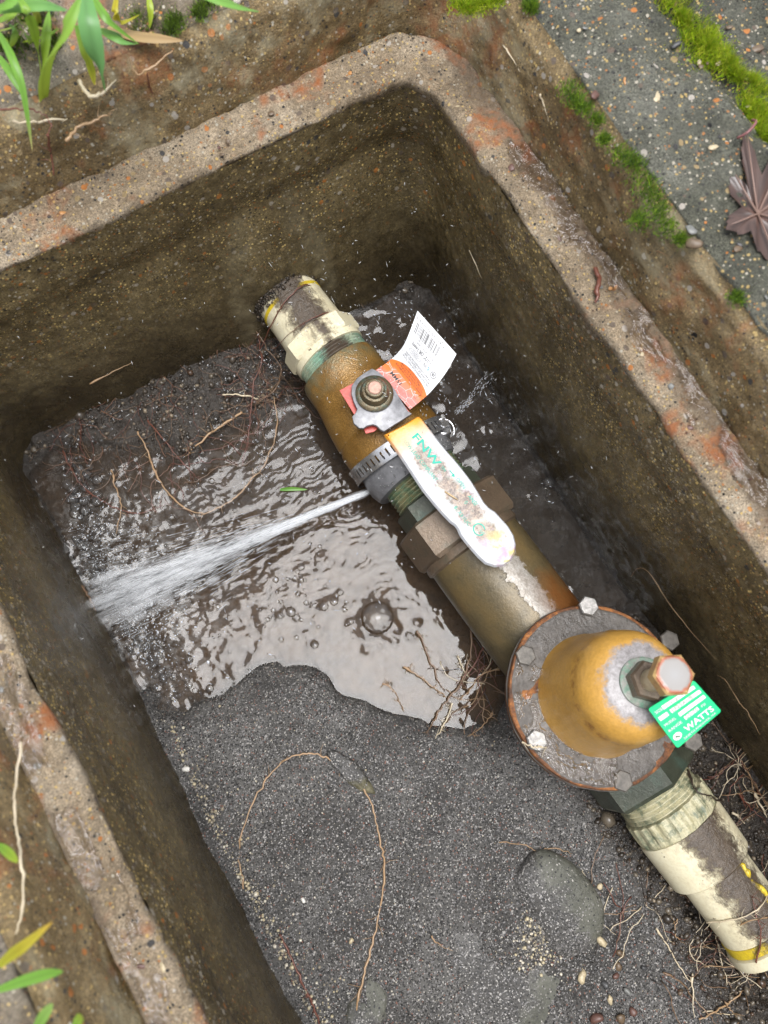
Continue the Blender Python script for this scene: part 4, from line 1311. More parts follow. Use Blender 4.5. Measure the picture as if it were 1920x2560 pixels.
# ------------------------------------------------------------------ outlet pipe
OS = 0.4312
outl = pipe_thing("pvc_pipe", "muddy cream plastic outlet pipe with a wide coupling and a yellow ringed end", "pipe", OS)
part("thread", lathe(thread_prof(0.430, 0.446, 0.0272, 0.0014, 0.0030), 72, wob=0.0005), mat_thread_out, outl, OS)
kn = []
for k in range(48):
    a = 2 * math.pi * k / 48
V, F = [], []
prof = [(0.4445, 0.0262), (0.4455, 0.0288), (0.4560, 0.0292), (0.4610, 0.0288)]
segs = 96
for s, r in prof:
    for k in range(segs):
        a = 2 * math.pi * k / segs
        rr = r + (0.0009 if k % 4 < 2 else 0) * (1 if 0.445 < s < 0.460 else 0) + 0.0004 * float(fbm(s * 120, math.cos(a) * 6, math.sin(a) * 6, 2))
        V.append((s, rr * math.cos(a), rr * math.sin(a)))
for i in range(len(prof) - 1):
    for k in range(segs):
        k2 = (k + 1) % segs
        F.append((i * segs + k, (i + 1) * segs + k, (i + 1) * segs + k2, i * segs + k2))
part("grip_ring", (V, F), mat_thread_out, outl, OS, flat=True)
part("coupling", lathe([(0.4605, 0.027), (0.4608, 0.0297), (0.463, 0.0301), (0.478, 0.0295), (0.4930, 0.0288), (0.4940, 0.0280), (0.4940, 0.0245)], 80), mat_pvc_out, outl, OS)
part("pipe", lathe([(0.488, 0.0241), (0.500, 0.0241), (0.530, 0.0238), (0.5485, 0.0240)], 80), mat_pvc_out, outl, OS)
part("primer_ring", lathe([(0.5378, 0.0238), (0.5380, 0.02445), (0.5440, 0.02445), (0.5442, 0.0238)], 72, closed=False, wob=0.0002), mat_yellow, outl, OS)
part("bell_end", lathe([(0.5440, 0.0240), (0.5452, 0.0258), (0.5490, 0.0266), (0.5520, 0.0262), (0.5525, 0.0240)], 80), mat_pvc_clean, outl, OS)
# yellow primer run along the pipe
mb = MB()
pts = []
for i in range(20):
    s = 0.4955 + 0.040 * i / 19
    a = math.radians(62 - 4 * i / 19) 
    y = 0.0242 * math.cos(a); z = 0.0242 * math.sin(a)
    pts.append((s - OS, y + 0.0016 * float(vnoise(i * 0.9, 3.3)), z - 0.0003))
mb.tube(pts, [0.0005 + 0.0019 * abs(float(vnoise(i * 1.3, 1.2))) for i in range(20)], 6)
link("primer_run", mb.mesh("primer_run"), mat_yellow, outl, local=True)

# ------------------------------------------------------------------ stones, pebbles
def rock_mesh(name, rx, ry, rz, rough=0.12, seed=0.0, sub=3):
    V, F = ico(sub)
    V = V * (1 + rough * fbm(V[:, 0] * 1.7 + seed, V[:, 1] * 1.3, V[:, 2] * 1.3 - seed, 3))[:, None]
    V = V * np.array([rx, ry, rz])
    return np_mesh(name, V, F)
def stone_mat(name, a, b, c_):
    M = Mt(name, 0.35)
    col = M.ramp(M.noise(45, 6, 0.7), [(0.3, a), (0.55, b), (0.75, c_)])
    col = M.mix(0.5, col, M.ramp(M.noise(500, 4, 0.8), [(0.3, 0.25), (0.7, 0.75)]), 'OVERLAY')
    col, _f = speckle(M, col, 900, [(0, (0, 0, 0)), (0.80, (0.02, 0.02, 0.02)), (0.90, (0.20, 0.19, 0.18)), (0.97, (0.36, 0.34, 0.31))], 0.5)
    # sand washed over the left side of the stone
    sx = M.math('ADD', M.sep(M.co)[0], M.math('MULTIPLY', M.math('SUBTRACT', M.noise(70, 5, 0.75), 0.5), 0.045))
    sg, _g = speckle(M, M.ramp(M.noise(16, 4, 0.6), [(0.35, (0.042, 0.039, 0.035)), (0.6, (0.094, 0.090, 0.083))]), 1150, [(0, (0, 0, 0)), (0.42, (0.016, 0.015, 0.014)), (0.66, (0.17, 0.163, 0.16)), (0.80, (0.04, 0.04, 0.04)), (0.90, (0.32, 0.305, 0.285))], 0.75)
    col = M.mix(M.map(sx, 0.013, 0.005), col, sg)
    M.color(col)
    M.bump(M.math('ADD', M.noise(160, 6, 0.8), M.math('MULTIPLY', _f, 0.2)), 0.9, 0.0016)
    return M.m
mat_st1 = stone_mat("grey_stone", (0.040, 0.041, 0.032), (0.088, 0.088, 0.070), (0.15, 0.148, 0.12))
mat_st2 = stone_mat("olive_stone", (0.05, 0.045, 0.025), (0.10, 0.09, 0.05), (0.17, 0.15, 0.09))
def put_rock(name, label, px, py, lift, r, rot, mat, rough=0.1, seed=0.0, sub=4):
    p = on_sand(px, py, lift)
    me = rock_mesh(name, *r, rough, seed, sub)
    o = link(name, me, mat)
    o.location = p
    o.rotation_euler = rot
    return setp(o, label, "stone")
put_rock("stone", "big rounded grey stone half buried in the sand left of the outlet pipe", 1388, 2262, -0.0055, (0.029, 0.037, 0.0155), (0.05, -0.24, 0.1), mat_st1, 0.07, 1.0)
put_rock("stone", "small oblong olive stone half buried in the sand beside the long curled root", 874, 1928, -0.0015, (0.0205, 0.0070, 0.0050), (0, 0, math.radians(-72)), mat_st2, 0.15, 3.0)
put_rock("stone", "flat grey slab of stone nearly covered by sand at the near edge of the box", 1270, 2490, -0.0125, (0.068, 0.036, 0.014), (0.10, 0.10, math.radians(-62)), mat_st1, 0.12, 5.0)
put_rock("stone", "rough dark rock at the foot of the sand where the long root ends", 905, 2560, -0.006, (0.028, 0.017, 0.012), (0, 0, 0.8), mat_st1, 0.2, 8.0)

# loose pebbles one can pick out, lying on the mud, the sand, the rim and the pavement
PEB = [rock_mesh("pebble", 1, 0.8, 0.6, 0.34, k * 3.7, 2) for k in range(5)]
def peb_mat(name, col):
    M = Mt(name, 0.45)
    M.color(M.mix(0.6, col, M.ramp(M.noise(3, 5, 0.75), [(0.3, 0.2), (0.7, 0.8)]), 'OVERLAY'))
    return M.m
PM = [peb_mat(n, c) for n, c in (("pebble_cream", (0.40, 0.33, 0.21)), ("pebble_grey", (0.15, 0.15, 0.14)), ("pebble_orange", (0.36, 0.17, 0.05)), ("pebble_brown", (0.11, 0.075, 0.045)), ("pebble_red", (0.10, 0.050, 0.038)), ("pebble_white", (0.60, 0.58, 0.53)), ("pebble_dark", (0.045, 0.045, 0.045)))]
PEBM = {}
def peb(pos, r, shape, mi, parent=None, flat=1.0):
    k = (shape, mi)
    if k not in PEBM:
        me = PEB[shape].copy()
        me.materials.clear()
        me.materials.append(PM[mi])
        PEBM[k] = me
    o = bpy.data.objects.new("pebble", PEBM[k])
    COL.objects.link(o)
    o.location = pos
    o.scale = (r, r * random.uniform(0.7, 1.1), r * flat)
    o.rotation_euler = (random.uniform(-0.4, 0.4), random.uniform(-0.4, 0.4), random.uniform(0, 6.28))
    for p_ in PEBM[k].polygons:
        p_.use_smooth = True
    if parent is not None:
        o.parent = parent
        o.matrix_parent_inverse = wm(parent).inverted()
    return o
# set in the rim and recess of the box (parts of it)
def gz_rim(x, y):
    return 0.0
for k in range(70):
    side = random.choice("bbbrrrrll")
    t = random.random()
    if side == 'b':
        x, y = XL + 0.02 + t * (XR - XL - 0.04), YB + random.uniform(0.003, WB - 0.004)
    elif side == 'r':
        x, y = XR + random.uniform(0.003, WR - 0.004), YB - 0.02 - t * 0.33
    else:
        x, y = XL - random.uniform(0.003, WL - 0.003), 0.17 - t * 0.24
    peb((x, y, -0.0006), random.uniform(0.0010, 0.0022), random.randrange(5), random.choice([0, 0, 2, 3, 1, 3, 4, 6]), box, 0.5)
for k in range(110):                                              # set in the pavement
    x, y = random.uniform(XR + WR + 0.02, 0.36), random.uniform(0.02, 0.34)
    r = random.choice([0.0012, 0.0016, 0.002, 0.0026, 0.0032])
    peb((x, y, ZG + 0.0028), r, random.randrange(5), random.choice([0, 1, 1, 3, 3, 0, 6, 6, 1]), pave, 0.5)
for (px, py, r, mi) in [(1568, 70, 0.0045, 2), (1570, 198, 0.0045, 2), (1490, 233, 0.004, 4), (1596, 276, 0.005, 1), (1675, 310, 0.0035, 2), (1658, 372, 0.0035, 2), (1735, 605, 0.005, 3), (1730, 570, 0.004, 1)]:
    p = P(px, py, ZG + 0.003)
    peb(p - np.array([0, 0, 0.0012]), r * 0.75, random.randrange(5), mi, pave, 0.55)
# on the mud and sand
def spread(n, poly, rr, mats_, label, group):
    poly = [np.array(q, float) for q in poly]
    for k in range(n):
        a, b, c = random.sample(range(len(poly)), 3) if len(poly) > 3 else (0, 1, 2)
        u, v = random.random(), random.random()
        if u + v > 1:
            u, v = 1 - u, 1 - v
        q = poly[a] + (poly[b] - poly[a]) * u + (poly[c] - poly[a]) * v
        p = on_sand(q[0], q[1])
        o = peb(p + np.array([0, 0, 0.0004]), random.uniform(*rr), random.randrange(5), random.choice(mats_))
        setp(o, label, "pebble", group)
mudp = [(1500, 2215, 0.0030, 0, "cream pebble under the wide coupling, closest to it"), (1530, 2190, 0.0026, 1, "grey pebble on the mud beside the orange stain, under the coupling"), (1503, 2255, 0.0034, 1, "grey green pebble right of the big rounded stone's top"),
        (1552, 2385, 0.0040, 3, "brown pebble in the open mud between big stone and bell end"), (1545, 2415, 0.0038, 3, "second brown pebble, just below the brown one in the open mud"), (1540, 2440, 0.0032, 4, "dark red pebble below the two brown pebbles in the mud"),
        (1525, 2500, 0.0036, 0, "oblong cream pebble in the mud near the bottom edge"), (1570, 2480, 0.0036, 1, "grey pebble in the mud, right of a dark one"), (1513, 2462, 0.0034, 6, "black pebble in the mud left of a grey one"),
        (1552, 2545, 0.0044, 3, "large brown pebble cut by the bottom edge of the picture"), (1582, 2530, 0.0036, 4, "reddish pebble near the bottom edge right of a large brown one"), (1610, 2420, 0.0030, 6, "dark pebble left of the long straight straw's lower end"),
        (1640, 2300, 0.0026, 1, "grey pebble on the mud left of the outlet pipe's middle"), (1700, 2480, 0.0030, 3, "brown pebble on the mud right of the short upright straw")]
for (px, py, r, mi, lab) in mudp:
    o = peb(on_sand(px, py, 0.0006), r * 0.8, random.randrange(5), mi)
    setp(o, lab, "pebble")
for (px, py, r, mi, lab) in [(466, 1923, 0.0034, 5, "smooth white pebble at the foot of the left wall"), (1505, 2355, 0.0050, 0, "angular cream pebble right of the big rounded stone"),
                             (1456, 2440, 0.0055, 0, "rough tan pebble below the big rounded stone"), (1490, 2545, 0.006, 4, "dark red stone at the near edge of the mud"),
                             (878, 2352, 0.003, 0, "small cream pebble on the open sand left of the long root's end"), (758, 2250, 0.0022, 5, "tiny white pebble in the middle of the root loop")]:
    o = peb(on_sand(px, py, 0.0006), r * 0.8, random.randrange(5), mi)
    setp(o, lab, "pebble")

# sand grains
n = 26000
px = RNG.uniform(XL, XR, n); py = RNG.uniform(-0.36, 0.10, n)
d = shore_dist(px, py)
ok = (d > 0.001) & ~((px + 0.02 * fbm(px * 30, py * 30, 4.0, 2) > 0.11) & (py < -0.04))
px, py = px[ok], py[ok]
mudk = (px > 0.11) & (py < -0.04)
pz = sandz(px, py)
sc = RNG.uniform(0.0002, 0.0005, len(px)) * np.where(RNG.random(len(px)) > 0.96, 2.0, 1.0)
pal = np.array([(0.03, 0.03, 0.03), (0.10, 0.095, 0.09), (0.20, 0.19, 0.18), (0.42, 0.40, 0.36), (0.11, 0.055, 0.045), (0.34, 0.28, 0.18)])
cols = pal[RNG.choice(6, len(px), p=[0.34, 0.27, 0.18, 0.10, 0.05, 0.06])]
cols[mudk] *= 0.6
Mgn = Mt("sand_grains", 0.3)
Mgn.color(Mgn.attr())
gr = link("sand_grains", bulk("sand_grains", OCT_V, OCT_F, np.stack([px, py, pz + sc * 0.3], 1), rand_rot(len(px)) * sc[:, None, None], cols), Mgn.m, smooth_sh=False)
setp(gr, "fine dark and pale sand grains lying on the sand", "sand", None, "stuff")
# coarse pale grit washed along the foot of the left wall
pts = []
for k in range(900):
    t = random.random() ** 0.8
    x = XL + 0.0035 + abs(random.gauss(0, 0.0035)) * random.choice([1, 1, 2, 4]); y = 0.055 - 0.30 * t + random.gauss(0, 0.01)
    pts.append((x, y))
for k in range(300):
    q = P(1335 + random.gauss(0, 30), 2345 + random.gauss(0, 45), -0.176)
    pts.append((q[0], q[1]))
pts = np.array(pts)
pz = sandz(pts[:, 0], pts[:, 1])
ok = shore_dist(pts[:, 0], pts[:, 1]) > 0.001
pts, pz = pts[ok], pz[ok]
sc = RNG.gamma(2.5, 0.00019, len(pts)) + 0.00018
cols = np.array([(0.40, 0.34, 0.22), (0.50, 0.46, 0.37), (0.22, 0.19, 0.14), (0.14, 0.13, 0.12)])[RNG.choice(4, len(pts), p=[0.3, 0.2, 0.28, 0.22])]
gt = link("grit", bulk("grit", ICO1[0], ICO1[1], np.stack([pts[:, 0], pts[:, 1], pz + sc * 0.4], 1), rand_rot(len(pts)) * sc[:, None, None], cols), Mgn.m)
setp(gt, "pale coarse grit along the foot of the left wall and by the big stone", "grit", None, "stuff")
# crumbs of soil on the mud
n = 5000
px = RNG.uniform(0.10, XR - 0.002, n); py = RNG.uniform(-0.36, -0.03, n)
ex = RNG.uniform(XL + 0.004, XR - 0.004, 2600); ey = RNG.uniform(0.19, YB - 0.002, 2600)
px, py = np.concatenate([px, ex]), np.concatenate([py, ey])
ok = shore_dist(px, py) > 0.002
px, py = px[ok], py[ok]
pz = sandz(px, py)
sc = RNG.gamma(2.0, 0.00045, len(px)) + 0.0003
cols = np.array([(0.03, 0.024, 0.018), (0.06, 0.048, 0.036), (0.11, 0.09, 0.065), (0.20, 0.16, 0.11), (0.07, 0.042, 0.026)])[RNG.choice(5, len(px), p=[0.36, 0.34, 0.18, 0.06, 0.06])]
cr_ = link("soil_crumbs", bulk("soil_crumbs", ICO1[0], ICO1[1], np.stack([px, py, pz + sc * 0.2], 1), rand_rot(len(px)) * sc[:, None, None] * RNG.uniform(0.6, 1.2, (len(px), 1, 3)), cols), Mgn.m, smooth_sh=False)
setp(cr_, "dark wet soil crumbs on the mud around the pipes", "soil", None, "stuff")

# black soil packed round the inlet pipe where it comes through the wall
n = 1500
an = np.concatenate([RNG.normal(0.10, 0.40, 600), RNG.normal(math.pi - 0.15, 0.40, 600), RNG.uniform(0, math.pi, 300)])
ss = RNG.normal(0.0022, 0.0024, n) + 0.002 * np.cos(an * 3)
rr = 0.0238 + np.abs(RNG.normal(0, 0.0016, n))
pos = np.array([axis_pt(a_, r_ * math.cos(b_), r_ * math.sin(b_)) for a_, r_, b_ in zip(ss, rr, an)])
sc = RNG.gamma(1.6, 0.00028, n) + 0.00025
cols = np.array([(0.025, 0.019, 0.013), (0.045, 0.034, 0.024), (0.075, 0.056, 0.038)])[RNG.choice(3, n, p=[0.45, 0.4, 0.15])]
setp(link("packed_soil", bulk("packed_soil", ICO1[0] * (1 + 0.4 * fbm(ICO1[0][:, 0] * 2, ICO1[0][:, 1] * 2, ICO1[0][:, 2] * 2, 2))[:, None], ICO1[1], pos, rand_rot(n) * sc[:, None, None] * RNG.uniform(0.5, 1.3, (n, 1, 3)), cols), Mgn.m, smooth_sh=False), "black wet soil packed round the inlet pipe at the back wall", "soil", None, "stuff")

# ------------------------------------------------------------------ roots and straws
mat_root = vcol("wet_roots", 0.32)
RC = {'tan': (0.30, 0.19, 0.10), 'pale': (0.50, 0.42, 0.29), 'red': (0.13, 0.045, 0.028), 'brown': (0.15, 0.09, 0.05), 'dark': (0.03, 0.02, 0.015)}
def hairs(mb, pts, col, n, ln):
    for _ in range(n):
        i = random.randrange(1, len(pts) - 1)
        p = np.array(pts[i])
        dvec = np.array([random.gauss(0, 1), random.gauss(0, 1), abs(random.gauss(0, 0.4))])
        dvec /= np.linalg.norm(dvec)
        q = [p, p + dvec * ln * 0.5 + np.array([0, 0, 0.0004]), p + dvec * ln + np.array([random.gauss(0, 0.001), random.gauss(0, 0.001), -0.0002])]
        mb.tube(q, [0.00022, 0.00016, 0.00008], 4, col)
def root(name, label, pts, r0, r1, col, side=0, ln=0.006, group=None, cat="root", wig=0.0004):
    if cat == "straw":
        r0, r1 = r0 * 0.75, r1 * 0.75
    pts = spline(pts, 6)
    for i in range(1, len(pts) - 1):
        pts[i] = pts[i] + np.array([random.gauss(0, wig), random.gauss(0, wig), random.gauss(0, wig * 0.5)])
    n = len(pts)
    mb = MB()
    mb.tube(pts, [(r0 + (r1 - r0) * i / (n - 1)) * (0.82 + 0.3 * float(vnoise(i * 0.45, r0 * 9e3))) * (0.35 + 0.65 * min(1, (n - 1 - i) / 5.0)) for i in range(n)], 6, RC[col])
    if side:
        hairs(mb, pts, RC[col], side, ln)
    return setp(link(name, mb.mesh(name), mat_root), label, cat, group)
def r8(x, y, lift=0.0012): return on_sand(500 + x * 0.6028, 1800 + y * 0.6028, lift)
def r6(x, y, lift=0.002): return on_sand(60 + x * 0.4822, 760 + y * 0.4822, lift)
def r7(x, y, lift=0.002): return on_sand(820 + x * 0.3496, 1380 + y * 0.3496, lift)
def r9(x, y, lift=0.0015): return on_sand(1640 + x * 0.2985, 1900 + y * 0.2985, lift)
def r4(x, y, z): return P(x * 0.4219, y * 0.4219, z)
root("root", "long pale root curled in a big loop over the open sand", [r8(*q) for q in [(180, 700), (165, 600), (170, 480), (220, 340), (290, 230), (360, 160), (440, 140), (510, 150), (590, 205), (690, 300), (730, 420), (750, 520), (765, 600), (755, 720), (720, 900), (680, 1050), (655, 1160), (645, 1265)]], 0.0006, 0.0009, 'tan', 16, 0.009)
root("root", "dark red root along the foot of the left wall near the bottom edge", [r8(*q) for q in [(330, 890), (370, 970), (420, 1080), (470, 1190), (500, 1275)]], 0.0007, 0.0012, 'red', 8, 0.006)
root("root", "short pale rootlet lying alone on the sand left of the big rounded stone", [r8(*q) for q in [(960, 895), (985, 930), (1050, 958)]], 0.0006, 0.0003, 'tan')
root("root", "thin root lying over the top of the big rounded stone", [r8(*q) for q in [(1240, 508), (1350, 520), (1400, 545), (1470, 530), (1545, 556)]], 0.0004, 0.0004, 'tan')
root("root", "long pale root sweeping in a wide arc over the water below the soil mound", [r6(*q, 0.004) for q in [(590, 660), (640, 760), (680, 870), (740, 970), (820, 1050), (920, 1085), (1020, 1050), (1100, 1000), (1170, 920), (1240, 840), (1300, 700), (1310, 560), (1285, 430)]], 0.0008, 0.0005, 'tan', 24, 0.006)
root("root", "tan root stem dipping into the bubbles by the left wall", [r6(*q, 0.004) for q in [(455, 860), (480, 960), (505, 1060), (480, 1190)]], 0.0009, 0.0006, 'tan', 5)
root("root", "thin red root trailing left to right over the water from the left corner", [r6(*q, 0.003) for q in [(200, 760), (270, 900), (360, 990), (480, 1060), (600, 1085), (740, 1030)]], 0.0006, 0.0004, 'red', 22, 0.005)
root("root", "red root running from the soil mound down into the water", [r6(*q, 0.005) for q in [(640, 600), (740, 720), (830, 830), (915, 920)]], 0.0006, 0.0004, 'red', 10)
root("root", "thick pale bundle of root lying on the right flank of the soil mound", [r6(*q, 0.004) for q in [(1130, 560), (1040, 620), (940, 690), (835, 790)]], 0.0011, 0.0008, 'tan', 14, 0.008)
root("root", "yellowish root stub on the soil mound near the cream pipe", [r6(*q, 0.004) for q in [(1030, 470), (1110, 470), (1215, 492)]], 0.0008, 0.0009, 'pale', 4)
root("root", "brown root hanging beside the brass valve with many side hairs", [r6(*q, 0.010) for q in [(1170, 40), (1215, 180), (1230, 300), (1190, 420), (1175, 560), (1160, 700), (1130, 840)]], 0.0006, 0.0004, 'red', 40, 0.006)
root("root", "second brown root hanging by the pipe, closest to the adapter ring", [r6(*q, 0.012) for q in [(1180, 100), (1260, 230), (1330, 330), (1300, 440), (1200, 520)]], 0.0005, 0.0004, 'brown', 30, 0.006)
root("root", "thin root laid across the cream inlet pipe", [axis_pt(0.020, 0.024, -0.001), axis_pt(0.014, 0.012, 0.0225), axis_pt(0.016, -0.004, 0.0255), axis_pt(0.019, -0.019, 0.017), axis_pt(0.021, -0.040, -0.018)], 0.0005, 0.0005, 'red', 6, 0.004, wig=0.0002)
root("root", "fine root draped over the pipe near the octagonal collar", [axis_pt(0.041, 0.018, 0.020), axis_pt(0.0395, 0.0, 0.0265), axis_pt(0.036, -0.018, 0.0185), axis_pt(0.030, -0.032, -0.010)], 0.00035, 0.0003, 'red', 8, 0.004, wig=0.0002)
clu = [([(640, 560), (700, 700), (760, 850), (830, 990)], 'brown', "brown root reaching furthest up into the calm water by the regulator", 0.0010),
       ([(540, 820), (640, 880), (740, 960), (850, 1040)], 'tan', "tan root lying leftward on the calm water's edge", 0.0009),
       ([(1020, 550), (1018, 750), (960, 920), (860, 1050), (780, 1160), (708, 1300)], 'brown', "long brown root crossing the tangle beside the regulator body", 0.0010),
       ([(1225, 838), (1090, 880), (1000, 1000), (930, 1060)], 'tan', "pale root pointing at the rusty flange", 0.0007),
       ([(890, 1080), (830, 1230), (770, 1335)], 'pale', "pale root end lying out on the sand below the tangle", 0.0008),
       ([(390, 940), (470, 990), (540, 1140)], 'tan', "short root at the water's edge left of the tangle", 0.0006),
       ([(1110, 680), (1040, 820), (980, 880), (930, 1000)], 'red', "dark red root in the tangle beside the regulator body", 0.0008),
       ([(1180, 1150), (1100, 1250), (1010, 1320)], 'tan', "thin tan root on the sand just left of the flange", 0.0005),
       ([(930, 740), (970, 850), (985, 900)], 'pale', "short pale twig standing in the tangle", 0.0006)]
for pts, c, lab, r in clu:
    root("root", lab, [r7(*q, 0.004) for q in pts], r, r * 0.6, c, 14, 0.005)
for pts, c, lab, r, lf in [([(0, 1410), (100, 1560), (200, 1730), (300, 1870)], 'pale', "straight pale root on the mud left of the outlet pipe's end", 0.0009, 0.002),
                       ([(305, 1790), (310, 1950), (322, 2160)], 'pale', "short upright pale straw on the mud in the bottom right corner", 0.0009, 0.002),
                       ([(60, 1780), (190, 1850), (300, 1980), (430, 2120), (510, 2225)], 'brown', "brown root slanting to the bottom right corner", 0.0009, 0.002),
                       ([(500, 1470), (540, 1620), (600, 1880)], 'pale', "straight straw running down beside the bell end", 0.0007, 0.003),
                       ([(360, 2170), (480, 2120), (640, 2010), (800, 1880)], 'tan', "long tan straw lying under the bell end", 0.0008, 0.002),
                       ([(575, 2020), (620, 2090), (700, 2160)], 'tan', "short tan straw in the bottom right corner of the mud", 0.0006, 0.002),
                       ([(490, 130), (570, 80), (650, -10)], 'tan', "thin straw by the right wall behind the outlet hexagon", 0.0005, 0.004),
                       ([(640, 440), (700, 480), (745, 530)], 'pale', "stubby pale straw right of the wide coupling", 0.0011, 0.003),
                       ([(820, 270), (880, 380), (930, 480)], 'pale', "thick pale straw at the right edge of the mud", 0.0014, 0.004),
                       ([(690, 280), (790, 400), (900, 490)], 'red', "red root beside the thick pale straw at the right edge", 0.0009, 0.004),
                       ([(180, 1330), (160, 1460), (240, 1540)], 'tan', "bent tan straw on the mud below the wide coupling", 0.0005, 0.002)]:
    root("root", lab, [r9(*q, lf) for q in pts], r, r * 0.7, c, 3)
root("root", "black root across the top of the outlet adapter", [axis_pt(0.434, 0.022, 0.017), axis_pt(0.444, 0.016, 0.0255), axis_pt(0.452, 0.021, 0.0245), axis_pt(0.462, 0.027, 0.014), axis_pt(0.466, 0.034, 0.002)], 0.0009, 0.0007, 'dark', 8, 0.005, wig=0.0004)
for k, pts in enumerate([[(0.515, -0.026, 0.008), (0.518, -0.012, 0.0225), (0.520, 0.004, 0.0255), (0.521, 0.02, 0.016), (0.528, 0.04, -0.005)],
                         [(0.530, -0.024, 0.0), (0.522, -0.008, 0.0248), (0.530, 0.008, 0.0245), (0.543, 0.024, 0.012)],
                         [(0.545, -0.018, 0.020), (0.532, -0.006, 0.0256), (0.521, -0.001, 0.0258), (0.512, 0.004, 0.025)]]):
    root("root", ["pale straw lying across the outlet pipe", "fine root looping over the outlet pipe near its yellow ring", "dark fine root along the top of the outlet pipe"][k],
         [axis_pt(*q) for q in pts], 0.0006, 0.0004, ['pale', 'tan', 'red'][k], 10, 0.006, wig=0.0002)
root("root", "curly root tip resting on the flange bolt nearest the sand", [pix_on_flange(1305, 1855, 0.004), pix_on_flange(1330, 1866, 0.007), pix_on_flange(1352, 1868, 0.0055), pix_on_flange(1370, 1870, 0.003)], 0.0008, 0.0004, 'pale', 2)
# water films: thin puddles held by the rough rim and the flange
def film_bump(M):
    M.bump(M.noise(190, 4, 0.65), 0.7, 0.0024)
mat_film = clear("thin_water_film", (0.86, 0.82, 0.78), 1.5, 0.03, None, (1, 1, 1), film_bump, 1.15)
def film(name, label, fn, nu, nv, mask):
    U, Vv = np.meshgrid(np.linspace(0, 1, nu), np.linspace(0, 1, nv), indexing='ij')
    pts = fn(U, Vv)
    mk = mask(pts, U, Vv)
    pts = pts.copy()
    pts[..., 2] += 0.0012 * np.clip(mk * 4, 0, 1) ** 0.5
    F = grid_faces(nu, nv)
    F = F[(mk > 0).reshape(-1)[F].all(1)]
    used = np.unique(F)
    rm = np.zeros(nu * nv, int); rm[used] = np.arange(len(used))
    return setp(link(name, np_mesh(name, pts.reshape(-1, 3)[used], rm[F]), mat_film), label, None, None, "stuff")
film("rim_water", "thin bright water film lying along the outer edge of the right rim", lambda u, v: np.stack([XR + 0.006 + v * (WR - 0.005), 0.215 - u * 0.40, 0.0006 + 0.0009 * fbm((XR + v * WR) * 90, (0.215 - u * 0.4) * 90, 3.1, 3)], -1), 420, 46,
     lambda p, u, v: fbm(p[..., 0] * 75, p[..., 1] * 40, 2.2, 4) * 0.8 + 0.9 * (v - 0.48) - 0.9 * smooth(0.9, 1.0, v))
film("rim_water", "thin bright water film on the left rim at the lower left of the picture", lambda u, v: np.stack([XL - 0.003 - v * (WL - 0.003), 0.13 - u * 0.26, 0.0006 + 0.0009 * fbm((XL - v * WL) * 90, (0.13 - u * 0.26) * 90, 3.1, 3)], -1), 280, 40,
     lambda p, u, v: fbm(p[..., 0] * 70, p[..., 1] * 35, 7.2, 4) * 0.8 + 0.6 * (v - 0.40) - 0.9 * smooth(0.9, 1.0, v))
def fl_fn(u, v):
    a = math.radians(120) + u * math.radians(135); r = 0.036 + 0.0185 * v
    base = np.array(FC)[None, None] + np.outer(np.cos(a).ravel() * r.ravel(), np.array(UX)).reshape(*u.shape, 3) + np.outer(np.sin(a).ravel() * r.ravel(), np.array(UY)).reshape(*u.shape, 3)
    return base + np.array(W) * 0.0010
film("flange_water", "bubbly rain puddle lying on the left side of the regulator's round flange", fl_fn, 200, 44,
     lambda p, u, v: fbm(p[..., 0] * 110, p[..., 1] * 110, 5.5, 4) * 0.8 + 0.22 - 1.2 * smooth(0.92, 1, np.abs(u * 2 - 1)) - 0.8 * smooth(0.93, 1.0, v))

# straws stuck to the wet walls
def rw(x, y): return PA(1320 + x * 0.4068, 1240 + y * 0.4068, 0, XR - 0.0005)
def bw(px, py): return PA(px, py, 1, YB - 0.0068)
root("straw", "long bent pale straw stuck to the right wall beside the regulator", [rw(*q) for q in [(635, 495), (672, 448), (742, 470), (860, 650), (1000, 830), (1155, 1003)]], 0.0006, 0.0003, 'tan', 0, cat="straw", wig=0.0001)
root("straw", "curved yellowish rootlet on the right wall above the green plate", [rw(*q) for q in [(1160, 1100), (1220, 1140), (1290, 1260), (1350, 1330), (1425, 1465)]], 0.0003, 0.0007, 'tan', 0, cat="straw", wig=0.0002)
root("straw", "pale splinter on the right wall near the back corner", [PA(1173, 626, 0, XR - 0.001), PA(1184, 650, 0, XR - 0.001), PA(1204, 696, 0, XR - 0.001)], 0.0006, 0.0004, 'pale', 0, cat="straw", wig=0.0001)
root("straw", "dry straw stuck flat on the back wall near the left corner", [bw(224, 960), bw(280, 930), bw(334, 906)], 0.0012, 0.0007, 'tan', 0, cat="straw", wig=0.0002)
root("root", "bare brown rootlet along the foot of the left wall beside the splash", [on_sand(204, 1465, 0.006), on_sand(222, 1492, 0.007), on_sand(240, 1528, 0.006)], 0.0013, 0.0010, 'brown', 3)
